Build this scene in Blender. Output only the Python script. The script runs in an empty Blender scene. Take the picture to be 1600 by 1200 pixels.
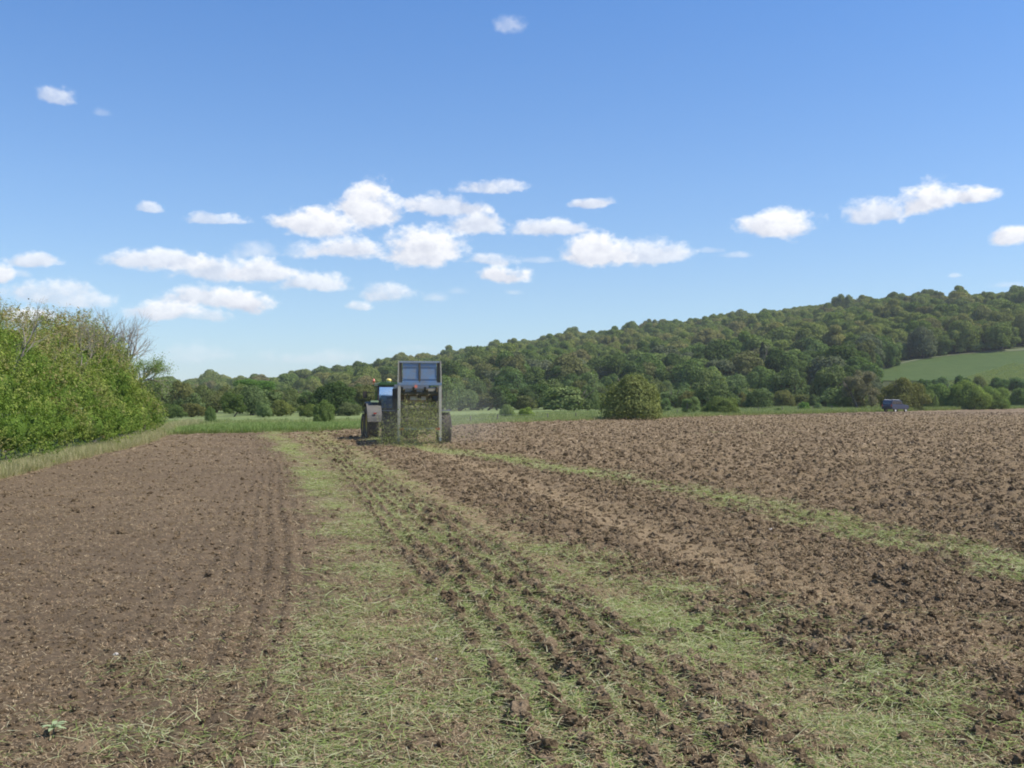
import bpy, bmesh, math, random
import numpy as np
from mathutils import Vector, Matrix, Euler, noise as mnoise
random.seed(7)
RNG = np.random.default_rng(7)
S = bpy.context.scene
COL = S.collection
PI = math.pi

# ------------------------------------------------------------------ camera, world, sun, exposure
HAZE = .00015
EYE, HORIZ, F = 2.2, 622.0, 1600.0          # eye height (m); horizon row and focal length on a 1600 x 1200 frame
cam_d = bpy.data.cameras.new('camera'); cam = bpy.data.objects.new('camera', cam_d); COL.objects.link(cam)
cam_d.sensor_width = 36; cam_d.lens = 36 * F / 1600; cam_d.clip_end = 30000; cam_d.clip_start = .1
cam.location = (0, 0, EYE); cam.rotation_euler = (math.radians(90) + math.atan((HORIZ - 600) / F), 0, 0)
S.camera = cam
SUN_AZ, SUN_EL = math.radians(97), math.radians(54)       # azimuth clockwise from the view direction
sv = Vector((math.sin(SUN_AZ) * math.cos(SUN_EL), math.cos(SUN_AZ) * math.cos(SUN_EL), math.sin(SUN_EL)))
sun_d = bpy.data.lights.new('sun', 'SUN'); sun_d.energy = 4.9; sun_d.angle = math.radians(.55); sun_d.color = (1, .945, .85)
sun = bpy.data.objects.new('sun', sun_d); COL.objects.link(sun); sun.rotation_euler = sv.to_track_quat('Z', 'Y').to_euler()
sun.location = (60, 0, 90)
S.view_settings.view_transform = 'Standard'; S.view_settings.look = 'None'; S.view_settings.gamma = 1
S.view_settings.use_curve_mapping = False; S.view_settings.exposure = 0.3
c = S.cycles
c.max_bounces = 5; c.diffuse_bounces = 3; c.glossy_bounces = 2; c.transmission_bounces = 3; c.transparent_max_bounces = 6
c.volume_bounces = 1; c.caustics_reflective = False; c.caustics_refractive = False
c.filter_width = 1.9
S.render.film_transparent = False

# ---- small numpy noise kit
def _h(ix, iy, seed):
    n = (ix.astype(np.int64) * 374761393 + iy.astype(np.int64) * 668265263 + seed * 974711) & 0xffffffff
    n = ((n ^ (n >> 13)) * 1274126177) & 0xffffffff
    n = (n ^ (n >> 16))
    return (n & 0xffff) / 65535.0
def vn(x, y, seed=0):
    ix = np.floor(x); iy = np.floor(y); fx = x - ix; fy = y - iy
    fx = fx * fx * (3 - 2 * fx); fy = fy * fy * (3 - 2 * fy)
    a = _h(ix, iy, seed); b = _h(ix + 1, iy, seed); cc = _h(ix, iy + 1, seed); d = _h(ix + 1, iy + 1, seed)
    return (a * (1 - fx) + b * fx) * (1 - fy) + (cc * (1 - fx) + d * fx) * fy
def fbm(x, y, seed=0, octv=4, g=.5):
    s = 0; a = 1; t = 0
    for k in range(octv):
        s = s + a * vn(x * 2 ** k + 17.3 * k, y * 2 ** k - 9.1 * k, seed + k); t += a; a *= g
    return s / t
def sst(a, b, x):
    t = np.clip((x - a) / (b - a), 0, 1); return t * t * (3 - 2 * t)

# ---- the cloud picture, computed here as an azimuth / elevation map
AZR, ELR = 0.72, 0.56
def build_clouds():
    W, H = 2560, 1000
    az = (np.arange(W) + .5) / W * 2 * AZR - AZR
    el = (np.arange(H) + .5) / H * ELR
    A = np.zeros((H, W)); RGB = np.ones((H, W, 3))
    dark = np.array([.55, .58, .70]); bright = np.array([1.07, 1.07, 1.08])
    AZ, EL = np.meshgrid(az, el)
    X = AZ * 1000; Y = EL * 1000
    w1 = fbm(X / 34, Y / 22, 3, 5, .55) - .5
    w2 = fbm(X / 34 + 40, Y / 22 + 11, 9, 5, .55) - .5
    bil = 1 - np.abs(2 * fbm(X / 22, Y / 16, 21, 5, .55) - 1) * 2.2
    fine = fbm(X / 7, Y / 5, 31, 4, .6)
    CL = [(795,37,24,15,.4),(88,152,30,14,.6),(158,175,14,6,.2),(232,327,21,9,.65),(335,343,44,10,.65),
      (490,350,72,20,1),(578,330,52,36,1.1),(540,390,60,20,.9),(480,392,40,14,.5),(665,392,64,32,1),(700,325,68,16,.8),
      (745,352,45,22,.85),(650,322,30,10,.5),(775,292,50,12,.75),(735,297,28,6,.4),(680,302,14,5,.3),(922,318,32,9,.8),
      (862,358,58,15,.85),(932,396,54,27,1.1),(1012,398,62,22,.8),(785,434,50,14,1),(772,410,36,10,.7),(840,407,28,6,.4),
      (395,395,42,16,.45),(250,410,78,16,.85),(330,425,62,22,.8),(410,428,62,18,.9),(490,445,54,17,.8),(320,470,72,24,.9),
      (250,488,52,17,.9),(380,475,50,19,1),(300,495,64,10,.6),(100,465,84,20,.7),(45,497,44,13,.95),(52,410,37,14,.8),
      (5,430,20,18,.95),(35,430,20,8,.4),(610,460,44,14,.7),(563,478,19,8,.7),(680,468,22,8,.4),(715,457,16,6,.25),
      (1220,358,56,23,1.1),(1190,350,32,14,.6),(1368,336,50,22,.8),(1452,316,50,25,1.1),(1520,309,38,14,1),(1582,370,34,16,1),
      (1155,399,27,6,.5),(1110,392,22,5,.3),(300,557,62,16,.28),(500,562,85,13,.3),(640,548,50,7,.12),(1492,432,11,4,.4),(1575,446,28,5,.35),
      (805,457,14,5,.3),(1700,330,60,24,1),(1790,400,70,22,.8),(-90,440,60,22,1),(-170,380,50,20,.9),(1840,250,40,12,.5),(-140,230,30,10,.4)]
    CL.sort(key=lambda q_: q_[1] + (1000 if q_[4] >= 1 else 0) - (2000 if q_[4] < .6 else 0))
    for i, (px, py, hw, hh, op) in enumerate(CL):
        t = (px - 800) / F; a0 = math.atan(t); e0 = math.atan((HORIZ - py) / F * math.cos(a0))
        hw = hw * 1.12 / F * math.cos(a0) ** 2; hh = hh * 1.22 / F * math.cos(a0)
        wx = hw * 1.9 + .01; wy = hh * 2.2 + .01
        i0 = max(0, int((a0 - wx + AZR) / (2 * AZR) * W)); i1 = min(W, int((a0 + wx + AZR) / (2 * AZR) * W))
        j0 = max(0, int((e0 - wy) / ELR * H)); j1 = min(H, int((e0 + wy) / ELR * H))
        if i1 <= i0 or j1 <= j0: continue
        sl = (slice(j0, j1), slice(i0, i1))
        k = min(1.0, hh / .014)
        dx = (AZ[sl] - a0) / hw + w1[sl] * .85; dy = (EL[sl] - e0) / hh + w2[sl] * .95
        dy = np.where(dy < 0, dy * 1.75, dy * .92)
        f = 1 - np.sqrt(dx * dx + dy * dy) + bil[sl] * .20 + (fine[sl] - .5) * .42
        soft = .9 if op < .6 else .58
        al = sst(.0, soft, f) * min(op, 1) * (.75 + .25 * sst(.3, .7, fine[sl]) if op < .8 else 1)
        hy = (EL[sl] - e0) / hh + (w2[sl] * .9) + (w1[sl]) * .4
        li = np.clip(.50 + .42 * hy + .30 * (bil[sl] - .45) + .16 * (AZ[sl] - a0) / hw + (fine[sl] - .5) * .28 + .35 * sst(.45, 0, f), 0, 1)  # sunlit tops and shaded grey bases are painted into each cloud's colour
        if op < .6: li = li * .5 + .45
        li = li[..., None]; cc = dark + (bright - dark) * li
        old = RGB[sl]; na_ = 1 - (1 - A[sl]) * (1 - al); w_ = (al / np.maximum(na_, 1e-5))[..., None]
        RGB[sl] = old * (1 - w_) + cc * w_; A[sl] = na_
    rgb = RGB
    px = np.empty((H, W, 4), np.float32); px[..., :3] = rgb; px[..., 3] = np.clip(A, 0, 1) * .97
    im = bpy.data.images.new('clouds', W, H, alpha=True, float_buffer=True)
    im.colorspace_settings.name = 'Non-Color'; im.alpha_mode = 'CHANNEL_PACKED'
    im.pixels.foreach_set(px.ravel()); im.update(); im.pack()
    return im

world = bpy.data.worlds.new('World'); S.world = world; world.use_nodes = True
nt = world.node_tree; N = nt.nodes; N.clear(); L = nt.links
def nd(t, **kw):
    n = N.new(t)
    for k, v in kw.items(): setattr(n, k, v)
    return n
sky = nd('ShaderNodeTexSky', sky_type='NISHITA', sun_disc=False, sun_elevation=SUN_EL, sun_rotation=SUN_AZ, altitude=30)
sky.air_density = 1.0; sky.dust_density = .15; sky.ozone_density = 1.6
hs = nd('ShaderNodeHueSaturation'); hs.inputs['Saturation'].default_value = .97; hs.inputs['Value'].default_value = 1.0
L.new(sky.outputs[0], hs.inputs['Color'])
tcs = nd('ShaderNodeTexCoord'); sps = nd('ShaderNodeSeparateXYZ'); L.new(tcs.outputs['Generated'], sps.inputs[0])
rs = nd('ShaderNodeValToRGB'); els = rs.color_ramp.elements
while len(els) < 4: els.new(.5)
for e_, (p_, c_) in zip(els, [(0, (.62, .78, 1.0, 1)), (.1, (.67, .80, .98, 1)), (.2, (.645, .83, 1.06, 1)), (.38, (.50, .81, 1.17, 1))]): e_.position = p_; e_.color = c_
L.new(sps.outputs[2], rs.inputs[0])
tn_ = nd('ShaderNodeMix', data_type='RGBA', blend_type='MULTIPLY'); tn_.inputs[0].default_value = 1; L.new(rs.outputs[0], tn_.inputs[7])
L.new(hs.outputs[0], tn_.inputs[6])
bg = nd('ShaderNodeBackground'); bg.inputs[1].default_value = .122; L.new(tn_.outputs[2], bg.inputs[0])
tc = nd('ShaderNodeTexCoord'); sp = nd('ShaderNodeSeparateXYZ'); L.new(tc.outputs['Generated'], sp.inputs[0])
def mth(op, a, b=None):
    m = nd('ShaderNodeMath', operation=op)
    for i, v in enumerate((a, b)):
        if v is None: continue
        if isinstance(v, (int, float)): m.inputs[i].default_value = v
        else: L.new(v, m.inputs[i])
    return m.outputs[0]
u = mth('ADD', mth('DIVIDE', mth('ARCTAN2', sp.outputs[0], sp.outputs[1]), 2 * AZR), .5)
v = mth('DIVIDE', mth('ARCSINE', sp.outputs[2]), ELR)
cx = nd('ShaderNodeCombineXYZ'); L.new(u, cx.inputs[0]); L.new(v, cx.inputs[1])
ti = nd('ShaderNodeTexImage', extension='MIRROR', interpolation='Linear'); ti.image = build_clouds(); L.new(cx.outputs[0], ti.inputs[0])
bg2 = nd('ShaderNodeBackground'); bg2.inputs[1].default_value = .87; L.new(ti.outputs[0], bg2.inputs[0])
fac = mth('MULTIPLY', ti.outputs[1], mth('GREATER_THAN', sp.outputs[2], 0))
mx = nd('ShaderNodeMixShader'); L.new(fac, mx.inputs[0]); L.new(bg.outputs[0], mx.inputs[1]); L.new(bg2.outputs[0], mx.inputs[2])
wo = nd('ShaderNodeOutputWorld'); L.new(mx.outputs[0], wo.inputs[0])
world.cycles.sampling_method = 'MANUAL'; world.cycles.sample_map_resolution = 512

# ------------------------------------------------------------------ helpers
def tag(o, label=None, cat=None, group=None, kind=None):
    if label: o['label'] = label
    if cat: o['category'] = cat
    if group: o['group'] = group
    if kind: o['kind'] = kind
    return o
def empty(name, loc=(0, 0, 0), rz=0, scale=1):
    o = bpy.data.objects.new(name, None); COL.objects.link(o); o.location = loc; o.rotation_euler = (0, 0, rz)
    o.scale = (scale,) * 3 if not hasattr(scale, '__len__') else scale; o.empty_display_size = .3
    return o
def link(name, me, parent=None, loc=None):
    o = bpy.data.objects.new(name, me); COL.objects.link(o)
    if parent is not None: o.parent = parent
    if loc is not None: o.location = loc
    return o
def npmesh(name, V, Fc, mats, attrs=None, smooth=False, matidx=None):
    """V (n,3); Fc (m,k) all faces with k corners, or a list of such arrays"""
    me = bpy.data.meshes.new(name)
    if not isinstance(Fc, list): Fc = [Fc]
    Fc = [np.asarray(f, np.int32) for f in Fc if len(f)]
    loops = np.concatenate([f.ravel() for f in Fc]); tot = np.concatenate([np.full(len(f), f.shape[1], np.int32) for f in Fc])
    me.vertices.add(len(V)); me.vertices.foreach_set('co', np.asarray(V, np.float32).ravel())
    me.loops.add(len(loops)); me.loops.foreach_set('vertex_index', loops.astype(np.int32))
    me.polygons.add(len(tot)); me.polygons.foreach_set('loop_start', np.concatenate(([0], np.cumsum(tot)[:-1])).astype(np.int32))
    me.polygons.foreach_set('loop_total', tot)
    if matidx is not None: me.polygons.foreach_set('material_index', np.asarray(matidx, np.int32))
    me.update(calc_edges=True)
    if smooth: me.polygons.foreach_set('use_smooth', np.ones(len(tot), bool))
    for m in (mats if isinstance(mats, (list, tuple)) else [mats]): me.materials.append(m)
    for k, a in (attrs or {}).items():
        at = me.attributes.new(k, 'FLOAT', 'POINT'); at.data.foreach_set('value', np.asarray(a, np.float32).ravel())
    return me

class NT:
    def __init__(s, name):
        s.m = bpy.data.materials.new(name); s.m.use_nodes = True; s.t = s.m.node_tree; s.t.nodes.clear()
        s.out = s.n('ShaderNodeOutputMaterial')
    def n(s, t, **kw):
        x = s.t.nodes.new(t)
        for k, v in kw.items(): setattr(x, k, v)
        return x
    def l(s, a, b): s.t.links.new(a, b)
    def attr(s, name): return s.n('ShaderNodeAttribute', attribute_name=name).outputs['Fac']
    def noise(s, scale, detail=4, rough=.6, vec=None, out=0):
        x = s.n('ShaderNodeTexNoise'); x.inputs['Scale'].default_value = scale; x.inputs['Detail'].default_value = detail
        x.inputs['Roughness'].default_value = rough
        s.l(vec if vec is not None else s.pos(), x.inputs['Vector']); return x.outputs[out]
    def pos(s):
        if not hasattr(s, '_p'): s._p = s.n('ShaderNodeNewGeometry').outputs['Position']
        return s._p
    def ramp(s, f, stops):
        r = s.n('ShaderNodeValToRGB'); e = r.color_ramp.elements
        while len(e) < len(stops): e.new(.5)
        for i, (p, col) in enumerate(stops):
            e[i].position = p; e[i].color = (*col, 1) if len(col) == 3 else col
        s.l(f, r.inputs[0]); return r.outputs[0]
    def val(s, f, a, b, c0=0, c1=1):
        r = s.n('ShaderNodeMapRange'); r.inputs[1].default_value = a; r.inputs[2].default_value = b
        r.inputs[3].default_value = c0; r.inputs[4].default_value = c1; s.l(f, r.inputs[0]); return r.outputs[0]
    def mix(s, f, a, b, mode='MIX'):
        r = s.n('ShaderNodeMix', data_type='RGBA', blend_type=mode)
        for i, v in ((0, f), (6, a), (7, b)):
            if isinstance(v, (int, float)): r.inputs[i].default_value = v
            elif isinstance(v, tuple): r.inputs[i].default_value = (*v, 1)
            else: s.l(v, r.inputs[i])
        return r.outputs[2]
    def math(s, op, a, b=0.0):
        r = s.n('ShaderNodeMath', operation=op)
        for i, v in ((0, a), (1, b)):
            if isinstance(v, (int, float)): r.inputs[i].default_value = v
            else: s.l(v, r.inputs[i])
        return r.outputs[0]
    def pbr(s, col, rough=.8, metal=0, spec=.3, bump=None, strength=.3, dist=.02, coat=0):
        p = s.n('ShaderNodeBsdfPrincipled')
        if isinstance(col, tuple): p.inputs['Base Color'].default_value = (*col, 1)
        else: s.l(col, p.inputs['Base Color'])
        if isinstance(rough, (int, float)): p.inputs['Roughness'].default_value = rough
        else: s.l(rough, p.inputs['Roughness'])
        p.inputs['Metallic'].default_value = metal; p.inputs['Specular IOR Level'].default_value = spec
        p.inputs['Coat Weight'].default_value = coat
        if bump is not None:
            b = s.n('ShaderNodeBump'); b.inputs['Strength'].default_value = strength; b.inputs['Distance'].default_value = dist
            s.l(bump, b.inputs['Height']); s.l(b.outputs[0], p.inputs['Normal'])
        s.l(p.outputs[0], s.out.inputs[0]); return s.m
    def leafy(s, col, trans=.3, tcol=(1.1, 1.25, .5)):
        d = s.n('ShaderNodeBsdfDiffuse'); t = s.n('ShaderNodeBsdfTranslucent'); mxx = s.n('ShaderNodeMixShader')
        s.l(col, d.inputs[0]); s.l(s.mix(1.0, col, tcol, 'MULTIPLY'), t.inputs[0]); mxx.inputs[0].default_value = trans
        s.l(d.outputs[0], mxx.inputs[1]); s.l(t.outputs[0], mxx.inputs[2]); s.l(mxx.outputs[0], s.out.inputs[0]); return s.m

def paint(name, col, rough=.45, dirt=(.16, .12, .085), amt=.5, metal=0, scale=3.0, coat=0):
    m = NT(name); tc_ = m.n('ShaderNodeTexCoord').outputs['Object']
    f = m.val(m.noise(scale, 6, .7, tc_), .42, .68, 0, amt)
    g = m.mix(f, col, dirt)
    g = m.mix(m.val(m.noise(scale * 9, 3, .7, tc_), .3, .7, .0, .25), g, dirt)
    return m.pbr(g, rough, metal, .4, m.noise(scale * 12, 3, .6, tc_), .15, .01, coat)

# ------------------------------------------------------------------ where things are on the flat field
def g2(px, py):
    Yd = EYE * F / (py - HORIZ); return ((px - 800) / F * Yd, Yd)
def line(pts):      # picture points of a track on the ground -> x as a function of y
    w = sorted([g2(*p)[::-1] for p in pts]); ys = np.array([a for a, b in w]); xs = np.array([b for a, b in w])
    ys = np.concatenate(([ys[0] - 20], ys)); xs = np.concatenate(([xs[0] - (xs[1] - xs[0]) / max(ys[2] - ys[1], .1) * 20], xs))
    return lambda y: np.interp(y, ys, xs)
G1 = line([(420, 681), (430, 686), (455, 700), (478, 725), (495, 750), (520, 800), (555, 860), (590, 950), (615, 1060), (625, 1200)])
RL = line([(470, 684), (490, 696), (520, 725), (560, 780), (605, 850), (690, 950), (765, 1080), (820, 1200)])
RR = line([(500, 684), (530, 696), (574, 725), (655, 780), (742, 828), (835, 882), (917, 940), (989, 984), (1120, 1075), (1285, 1200)])
G2 = line([(500, 684), (550, 700), (610, 730), (700, 785), (800, 836), (960, 905), (1120, 1000), (1310, 1100), (1480, 1200)])
T1 = line([(500, 682), (540, 698), (610, 738), (700, 787), (790, 840), (880, 890), (1000, 950)])
T2 = line([(620, 692), (660, 700), (760, 738), (850, 768), (1000, 832), (1150, 892), (1300, 945), (1500, 1000), (1640, 1040)])
G3 = line([(600, 690), (640, 701), (700, 708), (800, 722), (950, 749), (1100, 777), (1250, 811), (1400, 847), (1500, 872), (1600, 898)])
HB = line([(0, 747), (100, 722), (200, 700), (240, 688), (252, 680), (262, 672)])      # left edge of the soil (grass verge)
_ey = [(-700, 690), (262, 681), (400, 679), (520, 676), (600, 672), (800, 662), (1100, 652), (1400, 643.5), (1600, 639), (1900, 634)]
EDX = np.array([g2(*p)[0] for p in _ey]); EDY = np.array([g2(*p)[1] for p in _ey])
def edge_y(x): return np.interp(x, EDX, EDY)
def in_field(x, y):        # >0 inside, metres to the edge (roughly)
    d = np.minimum((edge_y(x) - y) * .8, x - (HB(np.minimum(y, 62)) - np.maximum(y - 62, 0) * .2))
    return d
def band(d, w, soft): return sst(w + soft, w - soft, np.abs(d))
def marks(x, y):
    wob = (fbm(x / 1.3, y / 2.6, 5, 3) - .5)
    g1w = .46 + .045 * y * (y < 14) * 0 + .35 * sst(16, 6, y)
    g1 = band(x - G1(y) + wob * .5, g1w, .35) * (.27 + .49 * sst(14, 30, y) + .04 * sst(12, 6, y)) * (.55 + .75 * sst(.35, .65, fbm(x / .9, y / 1.6, 201, 3)))
    rid = sst(-.25, .15, x - RL(y)) * sst(.25, -.15, x - RR(y))
    row = sst(24, 10, y) * .0 + (.5 + .5 * np.sin(((x - RL(y)) / np.maximum(RR(y) - RL(y), .3) * 6.0 + .15 * (vn(x / .6, y / .9, 8) - .5)) * 2 * PI)) ** 1.4
    green_r = rid * (1.25 - 1.0 * row) * (.50 + .02 * sst(12, 5, y) + .12 * sst(13, 34, y))
    w2 = .45 + .5 * sst(16, 8, y)
    g2_ = band(x - G2(y) - .1 + wob * .5, w2, .4) * sst(24, 9, y) * .47 * (.5 + .8 * sst(.35, .62, fbm(x / .8, y / 1.4, 203, 3)))
    g2far = band(x - G2(y) + .3, .5, .5) * sst(12, 30, y) * .25
    g3 = band(x - G3(y) + wob * .6, .40 + .006 * y + .22 * sst(26, 14, y), .5) * (.62 + .25 * sst(20, 32, y))
    spread = sst(7, 2.0, np.abs(x - .5)) * sst(17, 6, y) * .13 * sst(-3.3, -1.2, x - G1(y) + .9)
    far = band(y - (62 + 6 * (x - 5) / 60), 1.6, 2.0) * sst(2, 12, x) * .28
    gr = np.maximum.reduce([g1, green_r, g2_, g2far, g3, far]) + spread
    gr = np.clip(gr, 0, 1)
    tan = np.maximum(band(x - T1(y) + wob * .3, .24, .3) * sst(8, 12, y) * .75, band(x - T2(y) + wob * .3, .42, .4))
    tan = np.maximum(tan, band(x - HB(np.minimum(y, 62)) - .25, .35, .4) * (y < 66) * (y > 10))
    right = sst(.5, 2.0, x - G3(y))
    between = sst(-.2, .5, x - T1(y)) * (1 - right)
    left = sst(.3, -1.0, x - G1(y))
    rough = .36 + .12 * sst(14, 7, y) + .10 * rid + .55 * between * (1 - .75 * tan) + .5 * right - .02 * left - .15 * g1 - .1 * g2_ * 0
    lrow = (.5 + .5 * np.sin((x - G1(y)) / .24 * 2 * PI + 1.2 * vn(x / 1.1, y / 4, 88))) * np.exp(-np.abs(x - G1(y) + 1.0) / 1.0) * left
    return dict(row=row, lrow=lrow, green=gr, tan=tan, rough=np.clip(rough, .12, 1), rid=rid, right=right, left=left)
def height(x, y, mk=None):
    mk = mk or marks(x, y); r = mk['rough']
    lod = np.clip(y / 40, 0, 1)
    h = (fbm(x / 1.6, y / 1.6, 1, 3) - .5) * .07
    a = fbm(x / .42, y / .42, 11, 3, .6); h = h + r * (a - .5) * (.15 - .05 * lod) + r * (vn(x / .23, y / .23, 12) - .5) * .05 * lod
    b = vn(x / .17 + .8 * vn(x / .3, y / .3, 61), y / .17 + .8 * vn(x / .3, y / .3, 62), 15) * .6 + vn(x / .085, y / .085, 16) * .4
    h = h + r * np.maximum(b - .45, 0) * .17
    h = h + r * (vn(x / .045, y / .045, 19) - .5) * .028
    cl = vn(x / .40, y / .40, 25) * .5 + vn(x / .17, y / .17, 27) * .5
    h = h + np.clip(cl - .62, 0, .2) * .38 * (mk['right'] + .4 * r)
    h = h + mk['rid'] * mk['row'] * .09 * (.55 + .7 * vn(x / .4, y / .3, 33))
    h = h + mk['lrow'] * .050 * (.4 + vn(x / .6, y / .9, 35))
    h = h - mk['tan'] * .035
    sp = _h(np.floor(x * 911), np.floor(y * 773), 5)
    h = h + r * (sp - .5) * .085 * sst(14, 50, y) * (.5 + .5 * mk['right'] + .2)
    d = in_field(x, y)
    h = h + band(d - .9, .35, .5) * .12 * (y > 20) * (x < 0) * vn(x / .5, y / .5, 41)
    return h * sst(-.3, .5, d) + .05 * sst(-.2, .4, d) - .12 * sst(.25, -.3, d)

# ------------------------------------------------------------------ terrain beyond the field
_tp = np.array([-400, 0, 150, 240, 300, 400, 500, 560, 617, 700, 800, 900, 1000, 1100, 1250, 1400, 1600, 1800, 2400], float)
_ys = np.array([612, 612, 612, 613, 610, 606, 595, 580, 567, 552, 538, 525, 510, 497, 480, 464, 454, 450, 450], float)   # tree-top skyline rows
_tt = (_tp - 800) / F
_cY = np.interp(_tp, [0, 240, 500, 1000, 1600], [1300, 1250, 950, 800, 700])
_cZ = np.maximum((HORIZ - _ys) / F * _cY + EYE - 5.6, -1)
_bY = np.interp(_tp, [0, 240, 500, 700, 1100, 1600], [620, 560, 400, 300, 262, 225])
def tz(x, y):
    x = np.asarray(x, float); y = np.asarray(y, float)
    yy = np.maximum(y, 1); t = np.clip(x / yy, _tt[0], _tt[-1]); t = np.where(y <= 1, np.where(x > 0, _tt[-1], _tt[0]), t)
    cY = np.interp(t, _tt, _cY); cZ = np.interp(t, _tt, _cZ); bY = np.interp(t, _tt, _bY)
    s = np.clip((yy - bY) / (cY - bY), 0, None)
    z = np.where(s < 1, cZ * np.clip(s, 0, 1) ** 1.12, cZ - (s - 1) * 6)
    z = z * np.where(y <= 1, 0, 1)
    und = (fbm(x / 90, y / 90, 61, 3) - .5) * 7 * np.clip(s * 2.5, 0, 1)
    return np.where(y > 1, z + und, 0.0)
def zs(x, y): return float(tz(np.array([x]), np.array([y]))[0])
def row(x, y, z): return HORIZ - F * (z - EYE) / y

# ------------------------------------------------------------------ materials of the ground and plants
def soil_mat():
    m = NT('tilled_soil'); gr = m.attr('green'); tn = m.attr('tan'); rg = m.attr('right')
    n1 = m.noise(.55, 5, .6); n2 = m.noise(9, 6, .75); n3 = m.noise(60, 4, .75)
    base = m.ramp(n2, [(.25, (.068, .045, .026)), (.5, (.128, .091, .054)), (.68, (.195, .143, .087)), (.85, (.33, .25, .157))])
    base = m.mix(m.val(n3, .35, .75, 0, .6), base, (.33, .245, .15), 'MIX')
    base = m.mix(m.val(n3, .5, .25, 0, .5), base, (.075, .050, .030))
    base = m.mix(m.val(m.noise(.22, 4, .65), .38, .66, 0, .45), base, (.095, .066, .040))
    base = m.mix(m.val(m.noise(1.7, 5, .7), .5, .75, 0, .35), base, (.30, .22, .135))
    base = m.mix(m.val(n1, .35, .65, 0, .22), base, (.27, .195, .12))
    base = m.mix(m.math('MULTIPLY', rg, m.val(m.noise(6, 6, .85), .5, .7, .0, .5)), base, (.36, .27, .17))
    base = m.mix(m.math('MULTIPLY', tn, m.val(m.noise(5, 5, .8), .2, .6, .25, .65)), base, (.34, .25, .145))
    sk = m.attr('speck'); base = m.mix(m.val(sk, .74, .95, 0, .7), base, (.46, .355, .23)); base = m.mix(m.val(sk, .28, .05, 0, .6), base, (.070, .047, .030))
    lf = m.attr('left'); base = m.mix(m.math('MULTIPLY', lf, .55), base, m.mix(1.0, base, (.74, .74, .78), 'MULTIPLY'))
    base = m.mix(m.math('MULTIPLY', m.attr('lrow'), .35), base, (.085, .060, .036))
    gm = m.math('ADD', m.math('MULTIPLY', m.noise(7, 6, .8), .5), m.math('MULTIPLY', m.noise(38, 5, .8), .5))
    gf = m.math('MULTIPLY', m.val(m.math('ADD', gm, m.math('MULTIPLY', gr, .40)), .62, .86, 0, 1), m.val(gr, 0, .12, 0, .7))
    gc = m.ramp(m.noise(90, 3, .7), [(.3, (.14, .145, .06)), (.5, (.22, .225, .10)), (.7, (.36, .34, .20))])
    base = m.mix(gf, base, gc)
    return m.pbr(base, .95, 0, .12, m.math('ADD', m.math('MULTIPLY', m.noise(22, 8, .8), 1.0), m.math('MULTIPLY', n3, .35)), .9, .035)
M_soil = soil_mat()
def clod_mat():
    m = NT('soil_clod'); r = m.n('ShaderNodeObjectInfo').outputs['Random']
    n = m.noise(35, 5, .75)
    a = m.ramp(n, [(.3, (.085, .058, .034)), (.55, (.150, .106, .062)), (.8, (.30, .22, .135))])
    a = m.mix(m.val(r, .45, 1, 0, .6), a, (.33, .245, .155))
    return m.pbr(a, .95, 0, .1, m.noise(60, 5, .8), .8, .02)
M_clod = clod_mat()
def grass_mat(name, cols, trans=.3):
    m = NT(name); r = m.attr('rnd'); o = m.n('ShaderNodeObjectInfo').outputs['Random']
    f = m.math('FRACT', m.math('ADD', r, m.math('MULTIPLY', o, 3.7)))
    return m.leafy(m.ramp(f, [(i / max(1, len(cols) - 1), cc) for i, cc in enumerate(cols)]), trans)
M_cut = grass_mat('cut_grass', [(.14, .20, .06), (.24, .31, .09), (.33, .39, .14), (.46, .48, .26), (.54, .50, .34), (.17, .23, .07), (.34, .27, .17)])
M_straw = grass_mat('straw_bits', [(.46, .35, .21), (.36, .27, .16), (.58, .47, .31), (.25, .18, .10), (.42, .28, .18), (.30, .22, .13)], .15)
M_spray = grass_mat('flying_grass', [(.15, .18, .045), (.22, .26, .08), (.30, .34, .12), (.40, .40, .19), (.26, .22, .12)], .3)
M_verge = grass_mat('verge_grass', [(.24, .27, .11), (.40, .38, .21), (.54, .46, .30), (.32, .33, .16), (.60, .50, .35)])
M_green = grass_mat('lush_grass', [(.15, .24, .07), (.20, .29, .09), (.26, .33, .12), (.34, .37, .17), (.18, .26, .08)])
M_mead = grass_mat('meadow_grass', [(.19, .24, .09), (.28, .32, .14), (.38, .38, .20), (.23, .28, .11), (.34, .36, .18)])

def ground_mat():
    m = NT('grassland'); so = m.attr('soil'); wd = m.attr('wood')
    n = m.noise(.12, 5, .6); n2 = m.noise(2.2, 5, .7)
    a = m.ramp(n2, [(.3, (.13, .17, .06)), (.5, (.18, .22, .085)), (.72, (.26, .28, .13))])
    a = m.mix(m.val(n, .4, .62, 0, .6), a, (.16, .21, .075))
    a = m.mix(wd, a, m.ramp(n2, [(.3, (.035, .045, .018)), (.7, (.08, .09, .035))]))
    a = m.mix(so, a, m.ramp(n2, [(.3, (.12, .085, .06)), (.7, (.26, .19, .14))]))
    return m.pbr(a, .95, 0, .1, m.noise(3, 6, .8), .6, .12)
M_ground = ground_mat()
def crop_mat():
    m = NT('young_crop'); p = m.n('ShaderNodeMapping'); p.inputs['Rotation'].default_value = (0, 0, .35); p.inputs['Scale'].default_value = (1, .12, 1)
    m.l(m.pos(), p.inputs[0])
    n = m.noise(.9, 4, .6, p.outputs[0]); n2 = m.noise(.05, 4, .6)
    a = m.ramp(n, [(.3, (.050, .082, .022)), (.7, (.075, .112, .030))])
    a = m.mix(m.val(n2, .4, .65, 0, .5), a, (.085, .118, .036))
    return m.pbr(a, .9, 0, .1, m.noise(4, 5, .7), .5, .2)
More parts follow.
